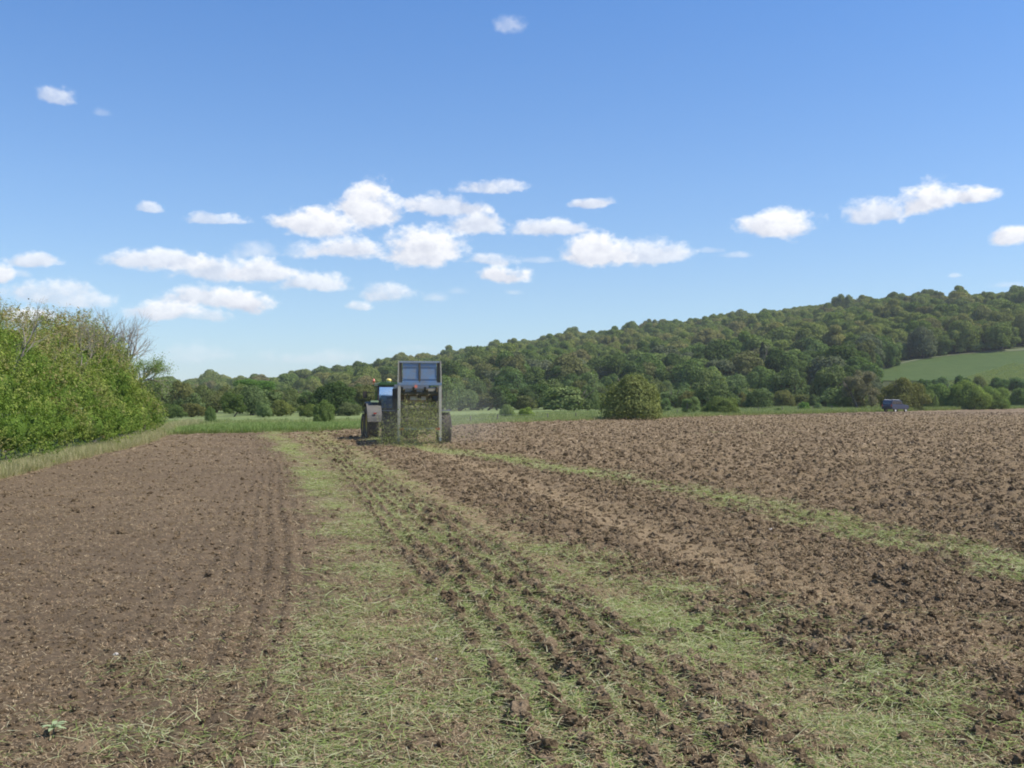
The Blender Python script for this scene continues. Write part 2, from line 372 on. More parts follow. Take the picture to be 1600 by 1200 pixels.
def leaf_mat(name, cols, trans=.28, patch=None, own=False):
    """cols: ramp over object random; leaves vary with the rnd attribute"""
    m = NT(name); r = m.attr('rnd'); oi = m.n('ShaderNodeObjectInfo')
    if own: base = oi.outputs['Color']
    else: base = m.ramp(oi.outputs['Random'], [(i / max(1, len(cols) - 1), cc) for i, cc in enumerate(cols)])
    base = m.mix(m.val(m.noise(.35, 3, .6), .35, .7, 0, .3), base, m.mix(1.0, base, (1.2, 1.1, .8), 'MULTIPLY'))
    base = m.mix(m.val(m.noise(.012, 3, .6), .40, .62, 0, .75), base, m.mix(1.0, base, (.70, .80, .78), 'MULTIPLY'))
    base = m.mix(m.val(r, 0, 1, 0, 1), m.mix(1.0, base, (.80, .82, .8), 'MULTIPLY'), m.mix(1.0, base, (1.25, 1.2, 1.15), 'MULTIPLY'))
    return m.leafy(base, trans, (1.05, 1.2, .55))
GREENS = [(0.153, 0.194, 0.061), (0.179, 0.238, 0.065), (0.217, 0.245, 0.084), (0.132, 0.177, 0.058), (0.254, 0.275, 0.089), (0.19, 0.219, 0.081), (0.281, 0.259, 0.105), (0.157, 0.216, 0.058), (0.233, 0.268, 0.077), (0.23, 0.202, 0.096)]
M_leaf = leaf_mat('broadleaf_foliage', GREENS)
M_con = leaf_mat('conifer_foliage', [(.060, .080, .052), (.075, .095, .06), (.066, .086, .05)], .15)
M_own = leaf_mat('bush_foliage', None, .28, own=True)
M_bark = paint('grey_bark', (.17, .14, .11), .9, (.09, .075, .06), .6)
M_dead = paint('dead_wood', (.36, .32, .26), .9, (.17, .14, .11), .5, scale=6)

# ------------------------------------------------------------------ ground sheets
def big_ground():
    na = 900
    th = np.linspace(-PI, PI, na + 1)[:-1]
    # finer towards the view
    th = th + .55 * np.sin(th) * -1
    rr = np.concatenate(([0.0], np.exp(np.linspace(math.log(3), math.log(3400), 330))))
    R, TH = np.meshgrid(rr, th, indexing='ij')
    X = R * np.sin(TH); Y = R * np.cos(TH); Z = tz(X, Y)
    d = in_field(X, Y); Z = Z - .30 * sst(-.1, 1.2, d) * (Y < 300) - .02
    Z = np.where(R > 1800, Z * sst(3200, 1800, R), Z)
    idx = np.arange(R.size).reshape(R.shape)
    a = idx[:-1, :]; b = idx[1:, :]
    Fq = np.stack([a, b, np.roll(b, -1, 1), np.roll(a, -1, 1)], -1).reshape(-1, 4)
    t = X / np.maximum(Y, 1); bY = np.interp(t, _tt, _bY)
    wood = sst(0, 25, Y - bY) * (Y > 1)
    me = npmesh('ground', np.stack([X, Y, Z], -1).reshape(-1, 3), Fq[:, ::-1] if False else Fq[:, [0, 3, 2, 1]], M_ground,
                dict(soil=sst(-.2, .6, d).ravel(), wood=wood.ravel()), True)
    return tag(link('ground', me), kind='structure')
big_ground()

def field():
    ys = np.concatenate((np.linspace(-14, 3.4, 26), np.exp(np.arange(math.log(3.5), math.log(290), .0042))))
    nc = 620; uu = np.linspace(-1, 1, nc)
    hw = .60 * np.maximum(ys, 3.5) + 2.6
    X = uu[None, :] * hw[:, None]; Y = np.repeat(ys[:, None], nc, 1)
    mk = marks(X, Y); Z = height(X, Y, mk)
    idx = np.arange(X.size).reshape(X.shape)
    Fq = np.stack([idx[:-1, :-1], idx[:-1, 1:], idx[1:, 1:], idx[1:, :-1]], -1).reshape(-1, 4)
    d = in_field(X, Y).ravel(); keep = (d[Fq] > -.6).any(1); Fq = Fq[keep]
    used = np.zeros(X.size, bool); used[Fq.ravel()] = True; remap = np.cumsum(used) - 1
    V = np.stack([X, Y, Z], -1).reshape(-1, 3)[used]
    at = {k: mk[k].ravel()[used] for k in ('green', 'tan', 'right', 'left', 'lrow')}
    at['speck'] = (.5 + (RNG.random(used.sum()) - .5) * sst(12, 40, V[:, 1]))
    return tag(link('ploughed_field', npmesh('ploughed_field', V, remap[Fq], M_soil, at, True)), kind='structure')
field()

# ------------------------------------------------------------------ scattered stuff (points carrying instances)
def scatter(name, P, scale, rot, idx, templates, mat=None, parent=None):
    me = bpy.data.meshes.new(name); me.vertices.add(len(P)); me.vertices.foreach_set('co', np.asarray(P, np.float32).ravel())
    a = me.attributes.new('inst_scale', 'FLOAT_VECTOR', 'POINT')
    sc = np.asarray(scale, np.float32); sc = np.repeat(sc[:, None], 3, 1) if sc.ndim == 1 else sc
    a.data.foreach_set('vector', sc.ravel())
    a = me.attributes.new('inst_rot', 'FLOAT_VECTOR', 'POINT'); a.data.foreach_set('vector', np.asarray(rot, np.float32).ravel())
    a = me.attributes.new('inst_idx', 'INT', 'POINT'); a.data.foreach_set('value', np.asarray(idx, np.int32))
    me.update()
    coll = bpy.data.collections.new(name + '_kinds')
    for i, t in enumerate(templates):
        o = bpy.data.objects.new(name + '_kind_%02d' % i, t); coll.objects.link(o)
    ng = bpy.data.node_groups.new(name, 'GeometryNodeTree')
    ng.interface.new_socket('Geometry', in_out='INPUT', socket_type='NodeSocketGeometry')
    ng.interface.new_socket('Geometry', in_out='OUTPUT', socket_type='NodeSocketGeometry')
    gi = ng.nodes.new('NodeGroupInput'); go = ng.nodes.new('NodeGroupOutput'); ip = ng.nodes.new('GeometryNodeInstanceOnPoints')
    ci = ng.nodes.new('GeometryNodeCollectionInfo'); ci.inputs['Collection'].default_value = coll
    ci.inputs['Separate Children'].default_value = True; ci.inputs['Reset Children'].default_value = True
    def na(n, t):
        x = ng.nodes.new('GeometryNodeInputNamedAttribute'); x.data_type = t; x.inputs[0].default_value = n; return x.outputs[0]
    ng.links.new(gi.outputs[0], ip.inputs['Points']); ng.links.new(ci.outputs[0], ip.inputs['Instance'])
    ip.inputs['Pick Instance'].default_value = True
    ng.links.new(na('inst_idx', 'INT'), ip.inputs['Instance Index']); ng.links.new(na('inst_scale', 'FLOAT_VECTOR'), ip.inputs['Scale'])
    ng.links.new(na('inst_rot', 'FLOAT_VECTOR'), ip.inputs['Rotation']); ng.links.new(ip.outputs[0], go.inputs[0])
    o = link(name, me, parent); md = o.modifiers.new('scatter', 'NODES'); md.node_group = ng
    return o

def clod_mesh(k):
    bm = bmesh.new(); bmesh.ops.create_icosphere(bm, subdivisions=3, radius=1)
    r = random.Random(k)
    ds = [(Vector((r.gauss(0, 1), r.gauss(0, 1), r.gauss(0, 1))).normalized(), r.uniform(.55, .95)) for _ in range(9)]
    for v in bm.verts:
        p = v.co.copy()
        for n_, lim in ds:
            q = p.dot(n_)
            if q > lim: p -= n_ * (q - lim) * .85
        q_ = p.copy(); nz_ = mnoise.noise(q_ * 1.7 + Vector((k * 7, 0, 0))) * .45 + mnoise.noise(q_ * 4 + Vector((k * 5, 3, 0))) * .32 + mnoise.noise(q_ * 9) * .2
        p *= 1 + nz_ + r.uniform(-.05, .05); v.co = Vector((p.x, p.y, p.z * .7))
    me = bpy.data.meshes.new('clod'); bm.to_mesh(me); bm.free(); me.materials.append(M_clod); return me
CLODS = [clod_mesh(i) for i in range(6)]

def blades(n, rad, length, width, up, mat, seed, droop=.3, taper=True, origin_spread=True):
    """n grass blades as 3-segment ribbons; up = range of rise angle (rad)"""
    r = np.random.default_rng(seed); k = 4
    if origin_spread: ox = r.normal(0, rad * .5, (n, 2))
    else: ox = r.normal(0, rad * .25, (n, 2))
    ang = r.uniform(0, 2 * PI, n); Ls = r.uniform(length[0], length[1], n); el = r.uniform(up[0], up[1], n)
    w = r.uniform(.7, 1.3, n) * width; cv = r.normal(0, .2, n); dr = r.uniform(.3, 1, n) * droop
    V = np.zeros((n, k, 2, 3)); s = np.linspace(0, 1, k)
    for j in range(k):
        a = ang + cv * s[j]; hor = Ls * s[j] * np.cos(el); z = Ls * s[j] * np.sin(el) - dr * Ls * s[j] ** 2 + (0.006 if up[1] < .6 else 0)
        cx_ = ox[:, 0] + np.cos(a) * hor; cy_ = ox[:, 1] + np.sin(a) * hor
        ww = w * (1 - .8 * s[j] ** 2 if taper else 1)
        tw = r.uniform(-.4, .4, n) if up[1] < .6 else 0
        for q, sg in enumerate((-1, 1)):
            V[:, j, q, 0] = cx_ - np.sin(a) * ww * sg; V[:, j, q, 1] = cy_ + np.cos(a) * ww * sg; V[:, j, q, 2] = z + tw * ww * sg
    base = (np.arange(n) * k * 2)[:, None]
    Fq = np.concatenate([base + np.array([[2 * j, 2 * j + 1, 2 * j + 3, 2 * j + 2]]) for j in range(k - 1)], 0)
    return npmesh('blades', V.reshape(-1, 3), Fq, mat, dict(rnd=np.repeat(r.uniform(0, 1, n), k * 2)))

def logpts(n, y0, y1, side=.56, extra=3.6):
    n = int(n * 1.22)
    y = np.exp(RNG.uniform(math.log(y0), math.log(y1), n)); x = RNG.uniform(-1, 1, n) * (side * y + extra); return x, y

# clods: dense near the camera, only the bigger ones matter far away
x, y = logpts(190000, 4.5, 150)
mk = marks(x, y); d = in_field(x, y)
keep = (d > .1) & (RNG.random(len(x)) < np.clip((mk['rough'] * 1.1 - .05 - .35 * mk['green'] * (1 - mk['rid'])) * (1 + mk['rid'] * (1.7 * mk['row'] - .9)) * (1 + .5 * mk['lrow']), .05, 1))
x, y = x[keep], y[keep]; mk = {k: v[keep] for k, v in mk.items()}
sz = np.exp(RNG.normal(math.log(.0120), .50, len(x))) * (1 + y / 32) * (.7 + .8 * mk['rough']) * (1 - .2 * mk['left']) * (1 + .35 * mk['rid'] * mk['row'])
sz = np.clip(sz, .005, .075)
z = height(x, y) + sz * .05
n = len(x); rot = RNG.uniform(0, 2 * PI, (n, 3)) * [.15, .15, 1]
tag(scatter('soil_clods', np.stack([x, y, z], 1), sz[:, None] * RNG.uniform(.75, 1.3, (n, 3)), rot, RNG.integers(0, 6, n), CLODS),
    'loose brown soil clods strewn over the tilled field', 'soil clods', kind='stuff')

# cut grass lying along the swaths
CUT = [blades(22, .26, (.03, .13 if i < 5 else .26), .0026, (-.05, .28), M_cut, i, .15) for i in range(8)]
x, y = logpts(170000, 4.2, 62)
mk = marks(x, y)
pat = sst(.38, .62, fbm(x / .45, y / .45, 77, 4, .6))
keep = (in_field(x, y) > .2) & (RNG.random(len(x)) < np.clip(mk['green'] - .06, 0, 1) * .85 * (.10 + 1.0 * pat))
x, y = x[keep], y[keep]; n = len(x)
tag(scatter('cut_grass', np.stack([x, y, height(x, y) + .006], 1), (.75 + y / 30) * RNG.uniform(.7, 1.3, n),
            np.stack([RNG.normal(0, .08, n), RNG.normal(0, .08, n), RNG.uniform(0, 6.28, n)], 1), RNG.integers(0, 8, n), CUT),
    'chopped green grass lying in swaths across the soil', 'cut grass', kind='stuff')
STRAW = [blades(16, .42, (.008, .05), .0019, (-.02, .5), M_straw, 50 + i, .1) for i in range(5)]
x, y = logpts(105000, 4.2, 120); mk = marks(x, y)
keep = (in_field(x, y) > .1) & (RNG.random(len(x)) < .66 * (1 - .7 * mk['green']) * (1 - .5 * mk['left']) * (.4 + sst(.35, .6, fbm(x / .7, y / .7, 301, 3)))); x, y = x[keep], y[keep]; n = len(x)
tag(scatter('straw_litter', np.stack([x, y, height(x, y) + .012], 1), (.8 + y / 26) * RNG.uniform(.7, 1.3, n),
            np.stack([RNG.normal(0, .1, n), RNG.normal(0, .1, n), RNG.uniform(0, 6.28, n)], 1), RNG.integers(0, 5, n), STRAW),
    'pale straw and root scraps littering the bare soil', 'straw litter', kind='stuff')

# grass verge under the hedge, meadow beyond the field, lush strip
def tufts(n, h, w, mat, s, rad=.18, up=(1.0, 1.5)): return blades(n, rad, h, w, up, mat, s, .35, True, False)
VT = [tufts(34, (.25, .62), .005, M_verge, 80 + i) for i in range(4)]
MT = [tufts(26, (.25, .6), .014, M_mead, 90 + i, .5, (.8, 1.5)) for i in range(4)]
LT = [tufts(30, (.35, .8), .012, M_green, 100 + i, .4, (.9, 1.5)) for i in range(4)]
def put(name, x, y, sc, T, label, cat):
    n = len(x); z = tz(x, y) - .03
    return tag(scatter(name, np.stack([x, y, z], 1), sc, np.stack([RNG.normal(0, .08, n), RNG.normal(0, .08, n), RNG.uniform(0, 6.28, n)], 1),
                       RNG.integers(0, len(T), n), T), label, cat, kind='stuff')
y = np.exp(RNG.uniform(math.log(14), math.log(85), 9000)); dd = RNG.uniform(0, 1, len(y)) ** .8
x = HB(np.minimum(y, 62)) - np.maximum(y - 62, 0) * .2 + .2 - dd * (.75 + .010 * y) + RNG.normal(0, .12, len(y))
put('verge_grass', x, y, RNG.uniform(.45, .85, len(x)) * (.9 + y / 120), VT, 'tall pale dry grass verge between hedge and soil', 'grass')
x = RNG.uniform(-75, 165, 60000); off = RNG.uniform(0, 1, len(x)) ** 1.6 * (35 + np.maximum(x, 0) * .25); y = edge_y(x) + off + .2
k = (np.abs(x) < .56 * y + 3) & (in_field(x, y) < 0) & (y > 50) & ~((np.abs(x - 58.5) < 4.5) & (y < 163)); x, y = x[k], y[k]
put('meadow_grass', x, y, RNG.uniform(.6, 1.25, len(x)) * np.clip(y / 95, .8, 1.6), MT, 'pale seeding meadow grass beyond the field edge', 'grass')
x = RNG.uniform(-22, -10, 9000); y = edge_y(x) + RNG.uniform(0, 1, len(x)) * 14 + .3
k = (RNG.random(len(x)) < sst(-22, -19, x)) & (x / y > -.325); x, y = x[k], y[k]
put('lush_grass', x, y, RNG.uniform(.55, 1.0, len(x)), LT, 'lush bright green grass strip at the head of the field', 'grass')

# ------------------------------------------------------------------ foliage generators
def ico(sub):
    bm = bmesh.new(); bmesh.ops.create_icosphere(bm, subdivisions=sub, radius=1)
    V = np.array([v.co[:] for v in bm.verts]); Fc = np.array([[v.index for v in f.verts] for f in bm.faces]); bm.free(); return V, Fc
ICO1 = ico(1); ICO2 = ico(2)
def leaf_quads(C, Nn, size, r, asp=.62):
    """diamond leaf clumps at C facing about Nn"""
    n = len(C); Nn = Nn + r.normal(0, .5, (n, 3)) + np.array([0, 0, .25]); Nn /= np.linalg.norm(Nn, axis=1)[:, None] + 1e-9
    a = np.cross(Nn, r.normal(0, 1, (n, 3))); a /= np.linalg.norm(a, axis=1)[:, None] + 1e-9; b = np.cross(Nn, a)
    s = size[:, None]
    V = np.stack([C + a * s, C + b * s * asp + Nn * s * .15, C - a * s * r.uniform(.6, 1.1, (n, 1)), C - b * s * asp * r.uniform(.6, 1.2, (n, 1))], 1).reshape(-1, 3)
    Fq = np.arange(4 * n).reshape(-1, 4)
    return V, Fq
def lumps_mesh(name, lumps, nleaf, leaf, mat, seed, core=.8, loose=.10, extra=None, mats=None):
    """lumps: array (k,5)= x y z rxy rz ; leaves on the union's surface plus a leafy core"""
    r = np.random.default_rng(seed); Lm = np.asarray(lumps, float)
    area = Lm[:, 3] ** 2; pick = r.choice(len(Lm), int(nleaf * 1.7), p=area / area.sum())
    dv = r.normal(0, 1, (len(pick), 3)); dv /= np.linalg.norm(dv, axis=1)[:, None]; dv[:, 2] = np.where(dv[:, 2] < -.55, -dv[:, 2], dv[:, 2])
    R3 = np.stack([Lm[pick, 3], Lm[pick, 3], Lm[pick, 4]], 1)
    depth = 1 + (loose > .1) * r.normal(0, .07, (len(pick), 1)) - np.abs(r.normal(0, loose, (len(pick), 1))) + (r.random((len(pick), 1)) < .12) * r.uniform(0, .14, (len(pick), 1))
    C = Lm[pick, :3] + dv * R3 * depth
    ins = np.zeros(len(C), bool)
    for q in range(len(Lm)):
        dq = (C - Lm[q, :3]) / np.array([Lm[q, 3], Lm[q, 3], Lm[q, 4]])
        ins |= ((dq ** 2).sum(1) < .72) & (pick != q)
    C, dv = C[~ins][:nleaf], dv[~ins][:nleaf]
    sz = leaf * np.exp(r.normal(0, .3, len(C)))
    V, Fq = leaf_quads(C, dv, sz, r)
    rnd = np.repeat(r.uniform(0, 1, len(C)), 4)
    Vs, Fs, Rn = [V], [Fq], [rnd]; tri = []; off = len(V)
    iv, fi = ICO1
    for q in range(len(Lm)):
        p = iv * (np.array([Lm[q, 3], Lm[q, 3], Lm[q, 4]]) * core) * r.uniform(.85, 1.1, (len(iv), 1)) + Lm[q, :3]
        Vs.append(p); tri.append(fi + off); Rn.append(r.uniform(.2, .6, len(p))); off += len(p)
    mi = None
    if extra is not None:            # trunk geometry with the second material
        ev, ef = extra; Vs.append(ev); Rn.append(np.zeros(len(ev))); ef = ef + off
        mi = np.concatenate([np.zeros(len(Fq)), np.zeros(sum(len(t) for t in tri)), np.ones(len(ef))])
        faces = [Fq, np.concatenate(tri), ef] if ef.shape[1] == 4 else None
    else: faces = [Fq, np.concatenate(tri)]
    return npmesh(name, np.concatenate(Vs), faces, mats or mat, dict(rnd=np.concatenate(Rn)), matidx=mi)

def tubes(segs, sides=5):
    """segs: list of (p0,p1,r0,r1) -> V,F quads"""
    V = []; Fq = []
    for (p0, p1, r0, r1) in segs:
        p0 = Vector(p0); p1 = Vector(p1); d = (p1 - p0)
        if d.length < 1e-6: continue
        d.normalize(); a = d.orthogonal().normalized(); b = d.cross(a); o = len(V)
        for p, rr in ((p0, r0), (p1, r1)):
            for i in range(sides):
                t = 2 * PI * i / sides; V.append((p + a * math.cos(t) * rr + b * math.sin(t) * rr)[:])
        for i in range(sides): Fq.append((o + i, o + (i + 1) % sides, o + sides + (i + 1) % sides, o + sides + i))
    return np.array(V), np.array(Fq)
def branch(segs, p, d, length, r, depth, rnd, gn=.18, spread=.6, up=.1, kids=(2, 3)):
    n = 3; q = Vector(p); dd = Vector(d)
    for i in range(n):
        dd = (dd + Vector((rnd.gauss(0, gn), rnd.gauss(0, gn), rnd.gauss(0, gn) + up))).normalized()
        q2 = q + dd * length / n; r2 = r * (1 - .28 * (i + 1) / n)
        segs.append((q, q2, r * (1 - .28 * i / n), r2))
        if depth > 0 and (i > 0 or rnd.random() < .4):
            for _ in range(rnd.choice(kids) - (1 if i < n - 1 else 0)):
                nd_ = (dd + Vector((rnd.gauss(0, spread), rnd.gauss(0, spread), rnd.gauss(0, spread * .7)))).normalized()
                branch(segs, q2, nd_, length * rnd.uniform(.5, .8), r2 * rnd.uniform(.45, .65), depth - 1, rnd, gn, spread, up, kids)
        q = q2
    return segs

def crown_lumps(seed, kind):
    r = random.Random(seed); out = []
    if kind == 'round':       # unit tree: crown radius about 1, stands on z=0, total height about 2
        out.append((0, 0, 1.0, .80, .78))
        for _ in range(19):
            a = r.uniform(0, 2 * PI); e = r.uniform(-.95, 1.45); q = r.uniform(.5, .78)
            out.append((math.cos(a) * math.cos(e) * q, math.sin(a) * math.cos(e) * q, 1.0 + math.sin(e) * q * .98, r.uniform(.26, .46), r.uniform(.24, .42)))
    elif kind == 'tall':
        out.append((0, 0, 1.15, .6, .95))
        for _ in range(16):
            a = r.uniform(0, 2 * PI); zz = r.uniform(.45, 2.15); q = .62 * math.sqrt(max(.05, 1 - ((zz - 1.15) / 1.15) ** 2))
            out.append((math.cos(a) * q, math.sin(a) * q, zz, r.uniform(.22, .38), r.uniform(.26, .42)))
    elif kind == 'bush':      # sits on the ground, wider than tall
        out.append((0, 0, .45, .75, .6))
        for _ in range(18):
            a = r.uniform(0, 2 * PI); e = r.uniform(-.1, 1.4); q = r.uniform(.45, .75)
            out.append((math.cos(a) * math.cos(e) * q, math.sin(a) * math.cos(e) * q, .32 + math.sin(e) * q * .95, r.uniform(.2, .38), r.uniform(.2, .36)))
    return out
def trunk_geo(h=1.0, r=.07):
    sg = [((0, 0, -.08), (0.02, 0, h * .5), r, r * .8), ((0.02, 0, h * .5), (0, .03, h), r * .8, r * .45)]
    for a in (0.4, 2.3, 4.4): sg.append(((0.02, 0, h * .55), (math.cos(a) * .4, math.sin(a) * .4, h * .95), r * .5, r * .2))
    return tubes(sg, 5)
FAR = []
for i in range(6): FAR.append(lumps_mesh('round_tree', crown_lumps(i, 'round'), 6500, .048, None, i, .80, extra=trunk_geo(1.0), mats=[M_leaf, M_bark]))
for i in range(2): FAR.append(lumps_mesh('tall_tree', crown_lumps(20 + i, 'tall'), 6000, .045, None, 20 + i, .86, extra=trunk_geo(1.2), mats=[M_leaf, M_bark]))
for i in range(2): FAR.append(lumps_mesh('low_tree', crown_lumps(30 + i, 'bush'), 5500, .045, None, 30 + i, .86, extra=trunk_geo(.6), mats=[M_leaf, M_bark]))
def conifer(seed):
    r = np.random.default_rng(seed); n = 1500; z = r.uniform(.25, 2.0, n) ; rr = (2.08 - z) / 1.9 * .66 * (.75 + .25 * np.cos(z * 18)) * np.sqrt(r.uniform(.3, 1, n))
    a = r.uniform(0, 2 * PI, n); C = np.stack([np.cos(a) * rr, np.sin(a) * rr, z - rr * .3], 1)
    V, Fq = leaf_quads(C, np.stack([np.cos(a), np.sin(a), .5 + 0 * a], 1), .07 * np.exp(r.normal(0, .3, n)), r, .45)
    tv, tf = trunk_geo(1.8, .05); 
    return npmesh('conifer', np.concatenate([V, tv]), [Fq, tf + len(V)], [M_con, M_bark], dict(rnd=np.concatenate([np.repeat(r.uniform(0, 1, n), 4), np.zeros(len(tv))])),
                  matidx=np.concatenate([np.zeros(len(Fq)), np.ones(len(tf))]))
CON = [conifer(i) for i in range(3)]

# crop field on the slope: boundaries found on the terrain
def march(px, py, y0=230, y1=690):
    ys_ = np.linspace(y0, y1, 500); xs_ = (px - 800) / F * ys_; rr_ = row(xs_, ys_, tz(xs_, ys_))
    k_ = np.where(rr_ <= py)[0]; return float(ys_[k_[0]]) if len(k_) else y1
cpx = np.arange(1362, 1760, 12.0)
up_row = np.interp(cpx, [1362, 1420, 1500, 1600, 1760], [584, 565, 554, 548, 540]); lo_row = np.interp(cpx, [1362, 1600, 1760], [596, 596, 596])
cropU = np.array([march(p, r_) for p, r_ in zip(cpx, up_row)]); cropL = np.array([march(p, r_) for p, r_ in zip(cpx, lo_row)])
K3 = np.ones(5) / 5
cropU[2:-2] = np.convolve(cropU, K3, 'valid'); cropL[2:-2] = np.convolve(cropL, K3, 'valid')
def in_crop(x, y, m=0):
    px = 800 + F * x / y
    return (px > 1362 - m / 3) & (y > np.interp(px, cpx, cropL) - m) & (y < np.interp(px, cpx, cropU) + m * .3)
s = np.linspace(0, 1, 30)
cp = np.linspace(1362, 1760, 80); YY = np.interp(cp, cpx, cropL)[:, None] * (1 - s) + np.interp(cp, cpx, cropU)[:, None] * s
XX = ((cp - 800) / F)[:, None] * YY
ii = np.arange(XX.size).reshape(XX.shape); Fq = np.stack([ii[:-1, :-1], ii[1:, :-1], ii[1:, 1:], ii[:-1, 1:]], -1).reshape(-1, 4)
M_crop = crop_mat()
tag(link('crop_field', npmesh('crop_field', np.stack([XX, YY, tz(XX, YY) + .2], -1).reshape(-1, 3), Fq, M_crop, smooth=True)), kind='structure')
# pale grassy margin along its upper edge
YU = np.interp(cp, cpx, cropU); e = np.array([0, 1.0]); Y2 = YU[:, None] + np.array([-1.5, 3.5]); X2 = ((cp - 800) / F)[:, None] * Y2
ii = np.arange(X2.size).reshape(X2.shape); Fq = np.stack([ii[:-1, :-1], ii[1:, :-1], ii[1:, 1:], ii[:-1, 1:]], -1).reshape(-1, 4)
M_margin = NT('dry_margin'); M_margin = M_margin.pbr(M_margin.ramp(M_margin.noise(.3, 4, .7), [(.35, (.09, .12, .045)), (.6, (.14, .145, .075))]), .95)
tag(link('field_margin', npmesh('field_margin', np.stack([X2, Y2, tz(X2, Y2) + .3], -1).reshape(-1, 3), Fq, M_margin)), kind='structure')

# ------------------------------------------------------------------ the wood on the hillside
gx, gy = [], []
sp_ = 7.0
X0, Y0 = np.meshgrid(np.arange(-700, 760, sp_), np.arange(225, 1400, sp_))
X0 = (X0 + RNG.uniform(-.45, .45, X0.shape) * sp_).ravel(); Y0 = (Y0 + RNG.uniform(-.45, .45, Y0.shape) * sp_).ravel()
t = X0 / Y0; pxs = 800 + F * t
bY = np.interp(t, _tt, _bY); cY = np.interp(t, _tt, _cY)
k = (pxs > 150) & (pxs < 1780) & (Y0 > bY + 4) & (Y0 < cY + 30) & ~in_crop(X0, Y0, 8)
k &= ~((pxs > 1355) & (Y0 < np.interp(pxs, cpx, cropL)))       # open land below the crop field
k &= (RNG.random(len(X0)) < np.where(Y0 > 750, .85, .93))
X0, Y0, pxs, cYk = X0[k], Y0[k], pxs[k], cY[k]
Z0 = tz(X0, Y0) - 1.5
sfr = (Y0 - bY[k]) / (cYk - bY[k])
R0 = RNG.uniform(3.5, 6.6, len(X0)) * (1 + .25 * (RNG.random(len(X0)) < .12)); kindx = RNG.choice(10, len(X0), p=[.13] * 6 + [.07, .07, .04, .04])
R0 = np.where(kindx >= 8, R0 * .8, R0)
edge_top = in_crop(X0, Y0, 40); R0 = np.where(edge_top, RNG.uniform(5, 6.5, len(X0)), R0)
isc = (pxs > 590) & (pxs < 790) & (sfr > .72) & (RNG.random(len(X0)) < .85)
R0 = np.where(isc, R0 * .82, R0)
isc |= (RNG.random(len(X0)) < .03) & (sfr < .6) & (pxs > 620)
order = np.argsort(Y0 + RNG.uniform(0, 30, len(Y0)))
near = order[:290]; rest = order[290:]
R0 = np.where((sfr > .85) & ~isc, np.clip(R0, 4.2, 5.2), R0); Z0 = Z0 - np.where((sfr > .85) & ~isc, 2.6, 0)
kindx = np.where((sfr > .85) & (kindx > 5), kindx % 6, kindx)
H0 = R0 * np.where(sfr > .85, RNG.uniform(.85, .98, len(R0)), RNG.uniform(.85, 1.12, len(R0)))
def zone(px):
    for lim, tx in ((330, 'past the end of the hedge'), (430, 'around the bright rounded tree'), (560, 'left of the tractor'), (720, 'behind the spreader'), (900, 'between spreader and large olive bush'),
                    (1060, 'behind the large olive bush'), (1190, 'above the broad bush'), (1320, 'left of the grey brown bush'), (1450, 'above the parked car')):
        if px < lim: return tx
    return 'above the right hedgerow'
ORD = ['leftmost', 'second from left', 'third from left', 'fourth from left', 'fifth from left', 'sixth from left', 'seventh from left', 'eighth from left', 'ninth from left', 'tenth from left', 'eleventh from left', 'twelfth from left']
HUES = [((.11, .15, .05), 'dark green'), ((.135, .19, .065), 'mid green'), ((.175, .225, .08), 'light green'), ((.165, .17, .075), 'olive'), ((.15, .17, .10), 'grey green'), ((.09, .13, .045), 'deep green')]
PENDING = {}
def pend(o, px, colr, what, cat, grp, where=''):
    PENDING.setdefault((colr, what, zone(px) + where, cat, grp), []).append((px, o))
def settle():
    for (colr, what, zn, cat, grp), lst in PENDING.items():
        lst.sort(key=lambda a: a[0]); n_ = len(lst)
        for i_, (px, o) in enumerate(lst):
            if n_ == 1: lb = 'the only %s %s %s' % (colr, what, zn)
            elif i_ == n_ - 1: lb = 'rightmost of the %s %s %s' % (colr, plural(what), zn)
            elif i_ < len(ORD): lb = '%s of the %s %s %s' % (ORD[i_], colr, plural(what), zn)
            elif i_ == n_ - 2: lb = 'second from right of the %s %s %s' % (colr, plural(what), zn)
            elif i_ == n_ - 3: lb = 'third from right of the %s %s %s' % (colr, plural(what), zn)
            else: lb = '%s of the %s %s %s' % (ORD[n_ - 1 - i_].replace('left', 'right'), colr, plural(what), zn)
            lb = ' '.join(lb.split()[:16]); tag(o, lb, cat, grp)
def plural(w): 
    a = w.split(' '); k_ = {'tree': 'trees', 'bush': 'bushes', 'conifer': 'conifers'}
    for i_, x_ in enumerate(a):
        if x_ in k_: a[i_] = k_[x_]; break
    return ' '.join(a)
def tree_obj(i):
    c_ = isc[i]; me_ = CON[i % 3] if c_ else FAR[kindx[i]]
    o = link('conifer_tree' if c_ else 'woodland_tree', me_, loc=(X0[i], Y0[i], Z0[i])); o.rotation_euler = (0, 0, RNG.uniform(0, 6.28))
    s_ = R0[i]; o.scale = (s_, s_, H0[i])
    hc, hn = HUES[int(RNG.integers(0, 6))]
    if c_: hn = 'dark'
    else: o.material_slots[0].link = 'OBJECT'; o.material_slots[0].material = M_own; v_ = RNG.uniform(.9, 1.1); o.color = (hc[0] * v_, hc[1] * v_, hc[2] * v_, 1)
    what = 'pointed conifer in the wood edge' if c_ else 'tall tree in the wood edge' if kindx[i] in (6, 7) else 'low tree in the wood edge' if kindx[i] >= 8 else 'round tree in the wood edge'
    pend(o, pxs[i], hn, what, 'conifer' if c_ else 'tree', 'trees in the lower edge of the hillside wood')
for i in near: tree_obj(i)
far_ = Y0 > 780; R0 = np.where(far_, RNG.uniform(4.2, 5.8, len(R0)), R0); H0 = np.where(far_, R0 * .85, H0)
Z0 = np.where(far_, Z0 - 2.2, Z0)
P = np.stack([X0, Y0, Z0], 1)
